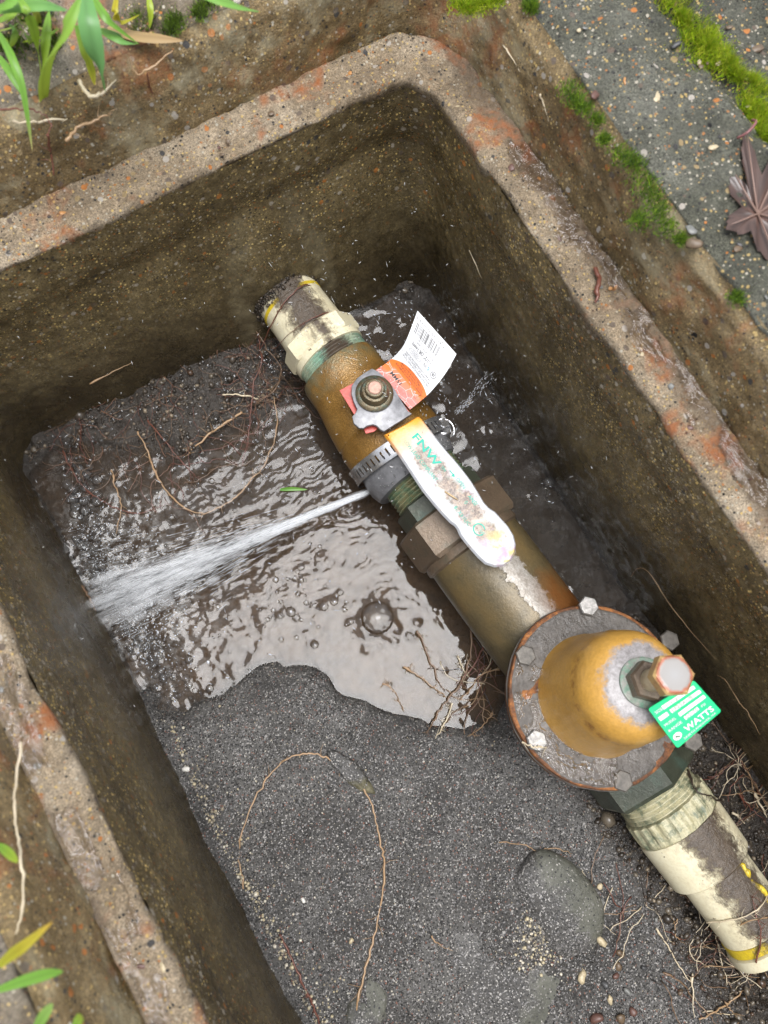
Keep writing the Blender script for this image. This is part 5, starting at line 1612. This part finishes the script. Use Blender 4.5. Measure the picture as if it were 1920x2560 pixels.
# tangles of hair roots too fine to count
mb = MB()
def walk(p, n, step, lift):
    out = [np.array(p)]
    a = random.uniform(0, 6.28)
    for i in range(n):
        a += random.gauss(0, 0.30)
        q = out[-1] + step * np.array([math.cos(a), math.sin(a), 0])
        q[0] = min(max(q[0], XL + 0.002), XR - 0.002); q[1] = min(q[1], YB - 0.002)
        q[2] = float(max(sandz(q[0], q[1], False), ZW)) + lift * (0.5 + 0.5 * random.random())
        out.append(q)
    return out
seeds = [((150, 975), 30, 26), ((175, 900), 40, 24), ((260, 985), 40, 30), ((400, 1000), 60, 22), ((520, 930), 50, 30), ((590, 840), 45, 34), ((560, 740), 45, 30), ((530, 680), 30, 22), ((640, 830), 40, 18), ((740, 600), 30, 22), ((450, 800), 60, 16), ((330, 880), 50, 16), ((420, 870), 60, 14)]
for (cx, cy), sp, cnt in seeds:
    for k in range(int(cnt * 0.8)):
        p = on_sand((cx + random.gauss(0, sp * 0.6)) * 1.157, (cy + random.gauss(0, sp * 0.6)) * 1.157, 0.001)
        ps = walk(p, random.randint(6, 16), 0.0030, random.choice([0.002, 0.004, 0.007]))
        mb.tube(ps, [random.uniform(0.00011, 0.00026)] * len(ps), 4, random.choice([RC['red'], RC['red'], RC['brown'], RC['brown'], (0.20, 0.10, 0.06), RC['dark']]))
for (cx, cy), sp, cnt in [((1620, 1620), 40, 26), ((1640, 1720), 40, 24), ((1540, 1990), 50, 16), ((1600, 2080), 50, 26), ((1500, 2120), 80, 18), ((1370, 1960), 40, 16), ((1040, 1480), 30, 26), ((1640, 1950), 40, 16), ((1270, 1965), 30, 10)]:
    for k in range(cnt):
        p = on_sand((cx + random.gauss(0, sp * 0.6)) * 1.157, (cy + random.gauss(0, sp * 0.6)) * 1.157, 0.001)
        ps = walk(p, random.randint(5, 12), 0.0034, random.choice([0.001, 0.003, 0.005]))
        mb.tube(ps, [random.uniform(0.00016, 0.0004)] * len(ps), 4, random.choice([RC['red'], RC['tan'], RC['brown'], RC['dark'], RC['pale']]))
setp(link("hair_roots", mb.mesh("hair_roots"), mat_root), "tangled fine reddish hair roots on the soil at the wall and around the pipes", "roots", None, "stuff")

# brown twig and straws on rim, recess and ground
root("twig", "short brown twig lying on the wet right rim", [P(1489, 668, 0.0025), P(1497, 700, 0.003), P(1492, 735, 0.003), P(1490, 758, 0.0025)], 0.0019, 0.0014, 'red', 0, cat="twig", wig=0.0004)
YR = YB + WB + 0.004
def br(x, y): return PA(x * 0.4219, y * 0.4219, 1, YR)
root("straw", "thin red stem leaning on the back recess face below the grass", [br(870, 430), br(900, 540), br(980, 660), br(1085, 815)], 0.0005, 0.0008, 'red', 2, cat="straw", wig=0.0001)
root("straw", "bent grey straw at the ground edge right of the grass", [r4(770, 350, ZG + 0.004), r4(812, 440, ZG + 0.003), r4(900, 400, ZG + 0.004), r4(1025, 300, ZG + 0.005)], 0.0007, 0.0012, 'tan', 0, cat="straw", wig=0.0003)
root("straw", "knotty orange straw below the grass tuft", [r4(390, 838, ZG + 0.002), r4(470, 750, ZG + 0.003), r4(560, 715, ZG + 0.004), r4(665, 670, ZG + 0.004)], 0.0014, 0.0008, 'tan', 3, cat="straw")
root("straw", "brown stem hanging over the recess edge under the left grass blades", [r4(280, 800, ZG + 0.002), r4(300, 900, 0.04), r4(320, 1040, 0.03)], 0.0009, 0.0012, 'red', 2, cat="straw")
root("straw", "purplish straw arching at the left edge below the grass", [r4(-20, 650, ZG + 0.005), r4(100, 645, ZG + 0.006), r4(220, 660, ZG + 0.006), r4(300, 730, ZG + 0.004), r4(280, 800, ZG + 0.002)], 0.0007, 0.0006, 'red', 2, cat="straw")
root("straw", "small tan straw curl on the soil left of the grass tip", [r4(80, 720, ZG + 0.003), r4(200, 720, ZG + 0.005), r4(400, 705, ZG + 0.003)], 0.0010, 0.0010, 'pale', 3, cat="straw")
root("straw", "dry stalk curled round the tip of the broad grass blade", [r4(470, 480, ZG + 0.003), r4(520, 560, ZG + 0.004), r4(600, 560, ZG + 0.004), r4(690, 470, ZG + 0.004)], 0.0018, 0.0010, 'pale', 3, cat="straw")
root("straw", "tall bent pale straw at the left edge beside the rim", [P(53, 1855, ZG + 0.012), P(40, 1950, ZG + 0.012), P(36, 2030, ZG + 0.009), P(48, 2110, ZG + 0.007), P(58, 2200, ZG + 0.006), P(55, 2280, ZG + 0.004), P(40, 2335, ZG + 0.003)], 0.0007, 0.0010, 'pale', 0, cat="straw", wig=0.0002)
root("straw", "thin orange root on the recess face under the mossy pavement edge", [PA(1585, 590, 0, XR + WR + 0.006), PA(1630, 620, 0, XR + WR + 0.006), PA(1680, 645, 0, XR + WR + 0.006)], 0.0006, 0.0004, 'tan', 3, cat="straw")
root("straw", "thin straw crossing the rim above the brown twig", [P(1592, 640, 0.006), P(1560, 660, 0.004), P(1535, 705, 0.002)], 0.0004, 0.0004, 'pale', 2, cat="straw")
for i, (a, b, lab) in enumerate([((1208, 105), (1284, 266), "long pale streak of straw on the recess face near the back corner"), ((1258, 112), (1300, 180), "shorter straw beside the long one near the back corner"), ((1350, 235), (1375, 310), "thin pale straw on the recess face below the moss")]):
    pa, pb = PA(*a, 0, XR + WR + 0.005), PA(*b, 0, XR + WR + 0.005)
    root("straw", lab, [pa, (pa + pb) / 2 + np.array([0, 0.001, 0.0005]), pb], 0.0009, 0.0005, 'pale', 0, cat="straw", wig=0.0003)

# ------------------------------------------------------------------ grass, moss, leaf
mat_grass = vcol("grass_blade", 0.35, 0.4, 0.35)
def blade(mb, pts, w, c0, c1, fold=0.25, tipc=None, n=5):
    pts = spline(pts, n)
    m_ = len(pts)
    V, F, C = [], [], []
    for i, p in enumerate(pts):
        t = pts[min(i + 1, m_ - 1)] - pts[max(i - 1, 0)]
        t /= np.linalg.norm(t) + 1e-12
        s = np.cross(t, np.array([0.05, 0.1, 1.0])); s /= np.linalg.norm(s) + 1e-12
        u = np.cross(s, t)
        f = i / (m_ - 1)
        ww = w * (0.55 + 0.45 * min(1, f * 3)) * (1 - max(0, (f - 0.55) / 0.45) ** 1.6 * 0.97)
        col = np.array(c0) * (1 - f) + np.array(c1) * f
        if tipc is not None and f > 0.8:
            k = (f - 0.8) / 0.2
            col = col * (1 - k) + np.array(tipc) * k
        for q, lift in ((-1, 0), (-0.5, -fold * 0.6), (0, -fold), (0.5, -fold * 0.6), (1, 0)):
            V.append(p + s * ww * 0.5 * q + u * ww * (lift + fold) * -0.5)
            C.append(col * (0.82 if q == 0 else 1.0))
    base = len(mb.v)
    mb.v.extend([tuple(map(float, v)) for v in V])
    mb.c.extend([tuple(c) for c in C])
    for i in range(m_ - 1):
        for k in range(4):
            a = base + i * 5 + k
            mb.f.append((a, a + 1, a + 6, a + 5))
GG, GY, GB = (0.17, 0.36, 0.05), (0.34, 0.44, 0.04), (0.15, 0.34, 0.11)
tuft = thing("grass_tuft", "tuft of broad bright green grass blades growing at the ground edge behind the box", "grass", r4(260, 560, ZG))
def gb(pix, zs, w, c0, c1, tipc=None, parent=tuft, fold=0.25):
    mb = MB()
    blade(mb, [r4(x, y, ZG + z) for (x, y), z in zip(pix, zs)], w * 1.08, c0, c1, fold, tipc)
    return link("blade", mb.mesh("blade"), mat_grass, parent)
gb([(255, 585), (262, 400), (370, 190), (480, -30)], [0.002, 0.030, 0.055, 0.06], 0.0085, GY, GG)
gb([(500, -40), (520, 120), (560, 320), (625, 545)], [0.04, 0.040, 0.030, 0.010], 0.0088, GB, GB, (0.2, 0.38, 0.12))
gb([(255, 580), (215, 250), (160, 70), (100, -30)], [0.002, 0.030, 0.05, 0.05], 0.0042, GY, GG)
gb([(-20, 60), (120, 25), (260, 20), (400, 60)], [0.04, 0.045, 0.045, 0.04], 0.0072, GG, GB)
gb([(540, -40), (620, 90), (710, 170), (825, 262)], [0.03, 0.030, 0.024, 0.014], 0.0040, GG, GG)
gb([(590, 170), (660, 200), (740, 240), (825, 258)], [0.02, 0.022, 0.02, 0.012], 0.0050, GG, GB, (0.3, 0.4, 0.1))
gb([(690, -20), (680, 70), (715, 130), (830, 85)], [0.02, 0.02, 0.012, 0.016], 0.0032, (0.42, 0.36, 0.02), (0.38, 0.38, 0.03))
gb([(640, 165), (800, 205), (950, 222), (1085, 240)], [0.006, 0.007, 0.007, 0.005], 0.0062, (0.42, 0.30, 0.14), (0.40, 0.27, 0.13))
gb([(455, 150), (500, 300), (540, 420), (560, 505)], [0.03, 0.022, 0.012, 0.006], 0.0040, GG, (0.42, 0.38, 0.03))
gb([(245, 560), (250, 380), (270, 200), (290, 60)], [0.002, 0.02, 0.03, 0.03], 0.0050, GY, GG)
gb([(-10, 190), (60, 320), (130, 520), (192, 900)], [0.03, 0.032, 0.026, 0.004], 0.0034, GG, GG, (0.45, 0.36, 0.15))
gb([(-10, 330), (60, 430), (140, 570)], [0.02, 0.02, 0.016], 0.0034, GG, GG)
gb([(-20, 120), (60, 60), (140, -20)], [0.03, 0.035, 0.03], 0.006, GG, GY)
gb([(-20, 30), (30, 10), (120, -40)], [0.045, 0.05, 0.05], 0.007, GG, GG)
gb([(880, -20), (890, 60), (885, 170)], [0.012, 0.010, 0.003], 0.0030, GY, GY)
for k in range(16):
    x, y = random.uniform(-20, 330), random.uniform(-40, 330)
    x2, y2 = x + random.gauss(0, 120), y - random.uniform(40, 180)
    gb([(x, y), ((x + x2) / 2 + 20, (y + y2) / 2), (x2, y2)], [0.002, 0.018, 0.025], random.uniform(0.002, 0.005), GY, random.choice([GG, GB, (0.3, 0.25, 0.1)]))
mb = MB()
blade(mb, [r4(1180, -40, ZG + 0.05), r4(1300, -5, ZG + 0.05), r4(1430, 35, ZG + 0.045), r4(1545, 70, ZG + 0.035)], 0.0055, GG, (0.2, 0.42, 0.10))
setp(link("grass_shoot", mb.mesh("grass_shoot"), mat_grass), "single grass blade reaching in from the top edge over the ground", "grass")
for pix, w_, c0, c1, tipc, lab in [([(-10, 1910), (60, 1850), (130, 1800), (275, 1678)], 0.0042, (0.34, 0.36, 0.03), (0.45, 0.36, 0.03), (0.5, 0.3, 0.05), "yellow green grass blade at the left edge, its tip turned yellow"),
                             ([(-10, 2035), (120, 1990), (240, 1955), (330, 1938)], 0.0040, GG, GG, None, "slim green grass blade pointing right at the left edge"),
                             ([(-10, 1280), (40, 1320), (95, 1368)], 0.0036, GG, GY, None, "short green blade tip at the left edge beside the bent straw"),
                             ([(180, 2240), (220, 2180), (275, 2105)], 0.0040, GG, (0.25, 0.4, 0.1), None, "green blade tip in the bottom left corner"),
                             ([(380, 2240), (410, 2190), (430, 2175)], 0.0034, GG, GY, None, "tiny green shoot at the bottom edge below the rim")]:
    mb = MB()
    pts = [P(x * 0.4791, 1500 + y * 0.4791, ZG + 0.012 + 0.006 * i) for i, (x, y) in enumerate(pix)]
    blade(mb, pts, w_, c0, c1, 0.25, tipc)
    setp(link("grass_shoot", mb.mesh("grass_shoot"), mat_grass), lab, "grass")
mb = MB()
blade(mb, [P(700, 1224, ZW + 0.002), P(730, 1222, ZW + 0.003), P(768, 1224, ZW + 0.002)], 0.0030, (0.10, 0.28, 0.03), (0.16, 0.34, 0.05))
setp(link("leaf_scrap", mb.mesh("leaf_scrap"), mat_grass), "short green scrap of grass floating on the water above the jet", "leaf")

mat_moss = vcol("moss", 0.6, 0.3, 0.3)
def moss(name, label, centers, n, hgt, spread_, cols, zbase=None):
    base = [(-0.5, 0, 0), (0.5, 0, 0), (0.1, 0.0, 1.0), (0, -0.5, 0), (0, 0.5, 0)]
    fc = [(0, 1, 2), (3, 4, 2)]
    pos, mats_, cc = [], [], []
    for k in range(n):
        c_ = random.choice(centers)
        q = np.array(c_[:2]) + np.array([random.gauss(0, 1), random.gauss(0, 1)]) * spread_ * c_[2]
        z = ZG + 0.0025 + (c_[3] if len(c_) > 3 else 0)
        hh = hgt * random.uniform(0.5, 1.2) * math.exp(-0.25 * (np.linalg.norm(q - np.array(c_[:2])) / (spread_ * c_[2])) ** 2)
        w_ = random.uniform(0.0003, 0.0007)
        lean = np.array([random.gauss(0, 0.5), random.gauss(0, 0.5), 1.0])
        M_ = np.array([[w_, 0, lean[0] * hh], [0, w_, lean[1] * hh], [0, 0, hh]])
        pos.append((q[0], q[1], z - 0.001)); mats_.append(M_)
        cc.append(np.array(random.choice(cols)) * random.uniform(0.6, 1.25))
    me = bulk(name, base, fc, np.array(pos), np.array(mats_), np.array(cc))
    return setp(link(name, me, mat_moss, smooth_sh=False), label, "moss", None, "stuff")
MC = [(0.46, 0.58, 0.02), (0.34, 0.50, 0.02), (0.58, 0.60, 0.07), (0.24, 0.38, 0.03)]
cen = []
y = 0.30
while y > 0.03:
    cen.append((JX + 0.004 + 0.004 * math.sin(y * 90) + random.gauss(0, 0.0025), y, random.choice([0.35, 0.5, 0.9, 1.2, 1.5])))
    y -= 0.0045
moss("moss", "thick bright yellow green moss strip along the pavement joint", cen, 26000, 0.0062, 0.0042, MC)
cen = []
for (px, py, s) in [(1425, 230, 1), (1440, 255, .8), (1490, 300, .6), (1555, 390, 1), (1585, 410, 1), (1615, 460, 1.3), (1630, 495, 1.1), (1650, 530, 1), (1600, 552, .8), (1668, 570, .9), (1700, 600, .5), (1510, 350, .5), (1870, 700, .5), (1890, 720, .4), (1840, 745, .6), (1330, 20, .5), (1325, 15, .6), (1460, 270, .6)]:
    q = P(px, py, ZG)
    cen.append((q[0], q[1], s, -0.002))
moss("moss", "patchy green moss along the pavement edge above the recess", cen, 4200, 0.0050, 0.0040, [(0.18, 0.30, 0.03), (0.25, 0.38, 0.03), (0.10, 0.18, 0.04)])
cen = []
for (px, py, s) in [(1150, 20, 1), (1190, 18, 1), (1215, 12, .9), (1240, 5, .8), (1175, 30, .7)]:
    q = P(px, py, ZG)
    cen.append((q[0], q[1], s, 0.0))
moss("moss", "yellow green moss tuft at the top edge behind the back corner", cen, 1600, 0.0060, 0.0034, MC)
cen = []
for (px, py, s) in [(360, 50, 1), (350, 60, 1), (400, 20, 1), (440, 60, .7), (430, 80, .6), (520, 10, .9), (500, 40, .6), (90, 60, 1.4), (40, 120, 1.2), (140, 120, 1.0)]:
    q = P(px, py, ZG)
    cen.append((q[0], q[1], s, 0.0))
moss("moss", "thin green moss on the ground beside the grass tuft", cen, 2600, 0.0055, 0.0045, [(0.14, 0.22, 0.03), (0.2, 0.32, 0.03), (0.08, 0.11, 0.04)])

# maple leaf on the pavement at the right edge
mb = MB()
lc = P(1893, 536, ZG + 0.005)
lobes = [(1843, 347), (1812, 458), (1925, 690), (1985, 320), (2060, 430), (2050, 600), (1800, 590)]
ang = sorted([(math.atan2(P(x, y, ZG)[1] - lc[1], P(x, y, ZG)[0] - lc[0]), np.linalg.norm(P(x, y, ZG)[:2] - lc[:2])) for x, y in lobes])
out = []
for i, (a, r) in enumerate(ang):
    a2, r2 = ang[(i + 1) % len(ang)]
    if a2 < a:
        a2 += 2 * math.pi
    out.append((a, r, 1))
    gap = a2 - a
    for f, rr in ((0.09, 0.84), (0.12, 0.88), (0.2, 0.72), (0.24, 0.75), (0.36, 0.56), (0.5, 0.42), (0.64, 0.56), (0.76, 0.75), (0.8, 0.72), (0.88, 0.88), (0.91, 0.84)):
        out.append((a + gap * f, rr * (r * (1 - f) + r2 * f), 0))
V, C = [tuple(lc)], [(0.16, 0.09, 0.07)]
for ring_ in (0.35, 0.7, 1.0):
    for a, r, t in out:
        zz = lc[2] + 0.0015 * ring_ * ring_ * abs(math.sin(a * 3.5)) - 0.001 + 0.002 * random.random() * ring_
        V.append((lc[0] + ring_ * r * math.cos(a), lc[1] + ring_ * r * math.sin(a), zz))
        C.append(tuple(np.array((0.072, 0.044, 0.036)) * random.uniform(0.6, 1.3)))
n = len(out)
F = [(0, 1 + i, 1 + (i + 1) % n) for i in range(n)]
for l in range(2):
    for i in range(n):
        F.append((1 + l * n + i, 1 + (l + 1) * n + i, 1 + (l + 1) * n + (i + 1) % n, 1 + l * n + (i + 1) % n))
mb.v, mb.f, mb.c = V, F, C
leaf = thing("maple_leaf", "wet purple brown maple leaf lying on the pavement at the right edge", "leaf", lc)
link("leaf_blade", mb.mesh("leaf_blade"), vcol("dead_leaf", 0.3, 0.5, 0.1), leaf)
mb = MB()
for a, r in ang:
    mb.tube([lc + np.array([0, 0, 0.0005]), lc + np.array([0.5 * r * math.cos(a), 0.5 * r * math.sin(a), 0.0022]), lc + np.array([0.92 * r * math.cos(a), 0.92 * r * math.sin(a), 0.004])], [0.0006, 0.0004, 0.0002], 5, (0.22, 0.14, 0.11))
link("veins", mb.mesh("veins"), mat_root, leaf)
mb = MB()
ps = spline([P(1843, 345, ZG + 0.008), P(1870, 330, ZG + 0.012), P(1890, 305, ZG + 0.012), P(1880, 300, ZG + 0.009)], 4)
mb.tube(ps, 0.0007, 5, (0.20, 0.08, 0.08))
link("stalk", mb.mesh("stalk"), mat_root, leaf)

# ------------------------------------------------------------------ water jet, bubbles, drops
mat_spray = clear("spray_water", (1, 1, 1), 1.33, 0.15, 0.46, (0.90, 0.92, 0.94))
mat_mist = clear("spray_mist", (1, 1, 1), 1.15, 0.4, 0.085, (0.92, 0.94, 0.96), None, 0.0)
JD = JET1 - JET0
JL = np.linalg.norm(JD)
JD /= JL
JS = np.cross(JD, [0, 0, 1]); JS /= np.linalg.norm(JS)
JU = np.cross(JS, JD)
def jet_streaks(n, rad, ln, wide, tmax=1.0, t0=0.0):
    t = t0 + (tmax - t0) * RNG.random(n) ** 0.85
    sp = 0.0010 + 0.0070 * t ** 1.3
    a, b = RNG.normal(size=n) * sp * wide, RNG.normal(size=n) * sp * wide * 0.5
    pos = JET0 + np.outer(t * JL, JD) + np.outer(a, JS) + np.outer(b, JU) + np.outer(0.002 + 0.002 * t, [0, 0, 1])
    dirs = JD[None] + np.outer(a / (t * JL + 0.03) * 0.9, JS) + np.outer(b / (t * JL + 0.03), JU)
    dirs /= np.linalg.norm(dirs, axis=1)[:, None]
    s = np.cross(dirs, [0, 0, 1.0]); s /= np.linalg.norm(s, axis=1)[:, None]
    u = np.cross(s, dirs)
    L = ln * RNG.uniform(0.3, 1.3, n)
    L = np.minimum(L, np.maximum(t * JL, 0.003))
    R = rad * RNG.uniform(0.4, 1.3, n)
    M_ = np.stack([dirs * L[:, None], s * R[:, None], u * R[:, None]], 2)
    pos[:, 0] = np.maximum(pos[:, 0], XL + 0.001)
    pos[:, 2] = np.maximum(pos[:, 2], ZW + 0.0008)
    return pos, M_
sets = [jet_streaks(1100, 0.00015, 0.016, 0.75), jet_streaks(700, 0.00024, 0.024, 0.35, 0.8), jet_streaks(900, 0.00015, 0.009, 1.8, 1.0, 0.35), jet_streaks(250, 0.00012, 0.005, 3.0, 1.05, 0.5)]
jet = link("water_jet", bulk("water_jet", ICO1[0], ICO1[1], np.concatenate([q[0] for q in sets]), np.concatenate([q[1] for q in sets])), mat_spray)
setp(jet, "white jet of leaking water spraying from under the hose clamp to the left wall", "water", None, "stuff")
sets = [jet_streaks(170, 0.0018, 0.026, 0.5), jet_streaks(150, 0.0010, 0.022, 0.3, 0.6), jet_streaks(70, 0.0040, 0.018, 1.6, 1.0, 0.6)]
mist = link("spray_mist", bulk("spray_mist", ICO2[0], ICO2[1], np.concatenate([q[0] for q in sets]), np.concatenate([q[1] for q in sets])), mat_mist)
setp(mist, "fine white mist round the water jet", "water", None, "stuff")

# splash at the wall and foam
n = 1500
t = np.abs(RNG.normal(size=n)) * 0.030
ang_ = RNG.uniform(-1.5, 1.5, n)
pos = np.stack([JET1[0] + np.abs(RNG.normal(size=n)) * 0.022 + 0.001, JET1[1] + RNG.normal(size=n) * 0.032, ZW + np.abs(RNG.normal(size=n)) * 0.006], 1)
pos[:, 0] = np.maximum(pos[:, 0], XL + 0.001)
sz = RNG.gamma(2, 0.00011, n) + 0.00008
dirs = rand_rot(n)
el = np.ones((n, 1, 3)); el[:, 0, 0] = RNG.uniform(1, 2.2, n)
spl = link("splash_drops", bulk("splash_drops", ICO1[0], ICO1[1], pos, dirs * el * sz[:, None, None]), mat_spray)
setp(spl, "splashing drops where the jet hits the left wall", "water", None, "stuff")
# spray flying about in the box: thin short drops
n = 420
pos = np.stack([RNG.uniform(XL + 0.01, XR - 0.01, n), RNG.uniform(0.03, YB - 0.01, n), RNG.uniform(ZW + 0.005, -0.03, n)], 1)
pos2 = np.stack([RNG.normal(0.135, 0.028, 520), RNG.normal(0.160, 0.04, 520), RNG.uniform(-0.17, -0.08, 520)], 1)
pos2[:, 0] = np.clip(pos2[:, 0], XL + 0.01, XR - 0.006); pos2[:, 1] = np.clip(pos2[:, 1], 0.02, YB - 0.006)
ta_ = RNG.random(150)
pos3 = P(1140, 1035, -0.150)[None] + np.outer(ta_, P(1228, 938, -0.145) - P(1140, 1035, -0.150)) + RNG.normal(size=(150, 3)) * (0.0008 + 0.0022 * ta_)[:, None]
pos = np.concatenate([pos, pos2, pos3])
n = len(pos)
dirs = np.stack([RNG.normal(size=n) * 0.5 + 0.1, RNG.normal(size=n) * 0.5 - 0.5, RNG.normal(size=n) * 0.6], 1)
dirs[-150:] = (P(1228, 938, -0.145) - P(1140, 1035, -0.150))[None] * 25 + RNG.normal(size=(150, 3)) * 0.08
dirs /= np.linalg.norm(dirs, axis=1)[:, None]
s = np.cross(dirs, [0.1, 0.2, 1.0]); s /= np.linalg.norm(s, axis=1)[:, None]
u = np.cross(s, dirs)
L = RNG.gamma(2.0, 0.0006, n) + 0.0005
R = RNG.uniform(0.00016, 0.00036, n)
M_ = np.stack([dirs * L[:, None], s * R[:, None], u * R[:, None]], 2)
fl = link("flying_drops", bulk("flying_drops", OCT_V, OCT_F, pos, M_), mat_spray)
setp(fl, "tiny white water drops flying through the air in the box", "water", None, "stuff")

# bubbles: thin domes standing on the water
mat_bub = clear("bubble_film", (0.97, 0.97, 0.96), 1.33, 0.02, 0.03, (0.8, 0.82, 0.85), None, 1.0)
BV, BF = [], []
for j in range(9):
    ph = math.pi / 2 * j / 8
    for i in range(20):
        a = 2 * math.pi * i / 20
        BV.append((math.cos(ph) * math.cos(a), math.cos(ph) * math.sin(a), math.sin(ph) * 0.85))
BF = [tuple(f[::-1]) for f in grid_faces(9, 20, False, True)]
mbb = MB(); mbb.add(BV, BF)
# the meniscus ring round the foot of a bubble
for i in range(20):
    pass
bub_me = mbb.mesh("bubble")
bub_me.materials.append(mat_bub)
for p_ in bub_me.polygons:
    p_.use_smooth = True
def bubble(px, py, r, label, group):
    o = bpy.data.objects.new("bubble", bub_me)
    COL.objects.link(o)
    o.location = P(px, py, ZW + 0.0002)
    o.scale = (r, r, r)
    return setp(o, label, "bubble", group)
for (x, y, r) in [(815, 1335, 0.0125)]:
    bubble(x * 1.157, y * 1.157, r, "largest clear bubble, floating on the calm water left of the regulator body", None)
for (x, y, r, lab) in [(757, 1343, 0.0028, "small bubble touching the left side of the largest bubble"), (858, 1362, 0.0026, "small bubble at the lower right of the largest bubble"),
                       (722, 1300, 0.0032, "bubble up and left of the largest bubble, right one of a pair"), (700, 1310, 0.0036, "bubble up and left of the largest bubble, left one of a pair"),
                       (650, 1225, 0.0030, "single bubble below the jet, nearest to it"), (628, 1322, 0.0038, "bigger bubble in the trio left of the calm water"), (640, 1335, 0.0030, "bubble in the trio left of the calm water, nearest the sand"),
                       (605, 1330, 0.0028, "bubble in the trio left of the calm water, nearest the left wall"), (680, 1393, 0.0030, "lone bubble near the sand's shore left of the largest bubble"), (735, 1280, 0.0026, "small bubble above the pair by the largest bubble"),
                       (1185, 1043, 0.0050, "large bubble on the dark water between the lever and the right wall"), (1150, 1000, 0.0025, "small bubble above the large one right of the lever")]:
    bubble(x * 1.157, y * 1.157, r, lab, None)
pos, szs = [], []
def foam_spot(x, y, r):
    p = P(x * 1.157, y * 1.157, ZW)
    if shore_dist(p[0], p[1]) < -0.002 and p[0] > XL + r:
        pos.append(p + np.array([0, 0, 0.0006 + 0.0005 * random.random()])); szs.append(r)
for k in range(110):
    y = random.uniform(985, 1260)
    foam_spot(130 + (y - 985) * 0.18 + abs(random.gauss(0, 42)), y, random.choice([0.0014, 0.0018, 0.0024, 0.0032, 0.0042]))
for k in range(150):
    t = random.random()
    foam_spot(235 + t * 120 + abs(random.gauss(0, 45)), 1340 + t * 160 + random.gauss(0, 22), random.choice([0.0010, 0.0014, 0.0018, 0.0024, 0.003]))
for k in range(110):
    foam_spot(random.uniform(230, 700), random.uniform(1010, 1260), random.choice([0.0010, 0.0013, 0.0017, 0.0024]))
for k in range(60):
    foam_spot(random.uniform(1020, 1260), random.uniform(850, 1150), random.choice([0.0010, 0.0014, 0.002]))
for k in range(70):
    foam_spot(random.gauss(560, 110), random.gauss(1330, 40), random.choice([0.0008, 0.0011, 0.0016, 0.002]))
szs = np.array(szs)
fo = link("foam_bubbles", bulk("foam_bubbles", BV, BF, np.array(pos), np.eye(3)[None] * szs[:, None, None]), mat_bub)
setp(fo, "clusters of clear foam bubbles along the left wall and on the rippled water", "foam", None, "stuff")
# drops hanging on roots, clamp and patch
mat_drop = clear("water_drop", (0.95, 0.95, 0.95), 1.45, 0.0, 0.06, (0.8, 0.8, 0.8), None, 1.4)
pos, szs = [], []
for (cx, cy), sp, cnt in [((160, 960), 40, 36), ((200, 900), 40, 26), ((330, 960), 60, 24), ((560, 830), 40, 40), ((590, 760), 30, 40), ((560, 940), 50, 34), ((480, 860), 60, 24), ((430, 800), 60, 14)]:
    for k in range(cnt):
        pos.append(on_sand((cx + random.gauss(0, sp)) * 1.157, (cy + random.gauss(0, sp)) * 1.157, random.uniform(0.002, 0.008))); szs.append(random.uniform(0.0005, 0.0014))
for k in range(130):
    a = math.radians(random.uniform(40, 150)); s = random.uniform(0.153, 0.171)
    pos.append(axis_pt(s, -0.002 + 0.0345 * math.cos(a), 0.0345 * math.sin(a))); szs.append(random.uniform(0.0003, 0.0008))
pos, szs = np.array(pos), np.array(szs)
dr = link("hanging_drops", bulk("hanging_drops", ICO2[0], ICO2[1], pos, np.eye(3)[None] * szs[:, None, None]), mat_drop)
setp(dr, "clear water drops hanging on the roots and the rubber patch", "water", None, "stuff")
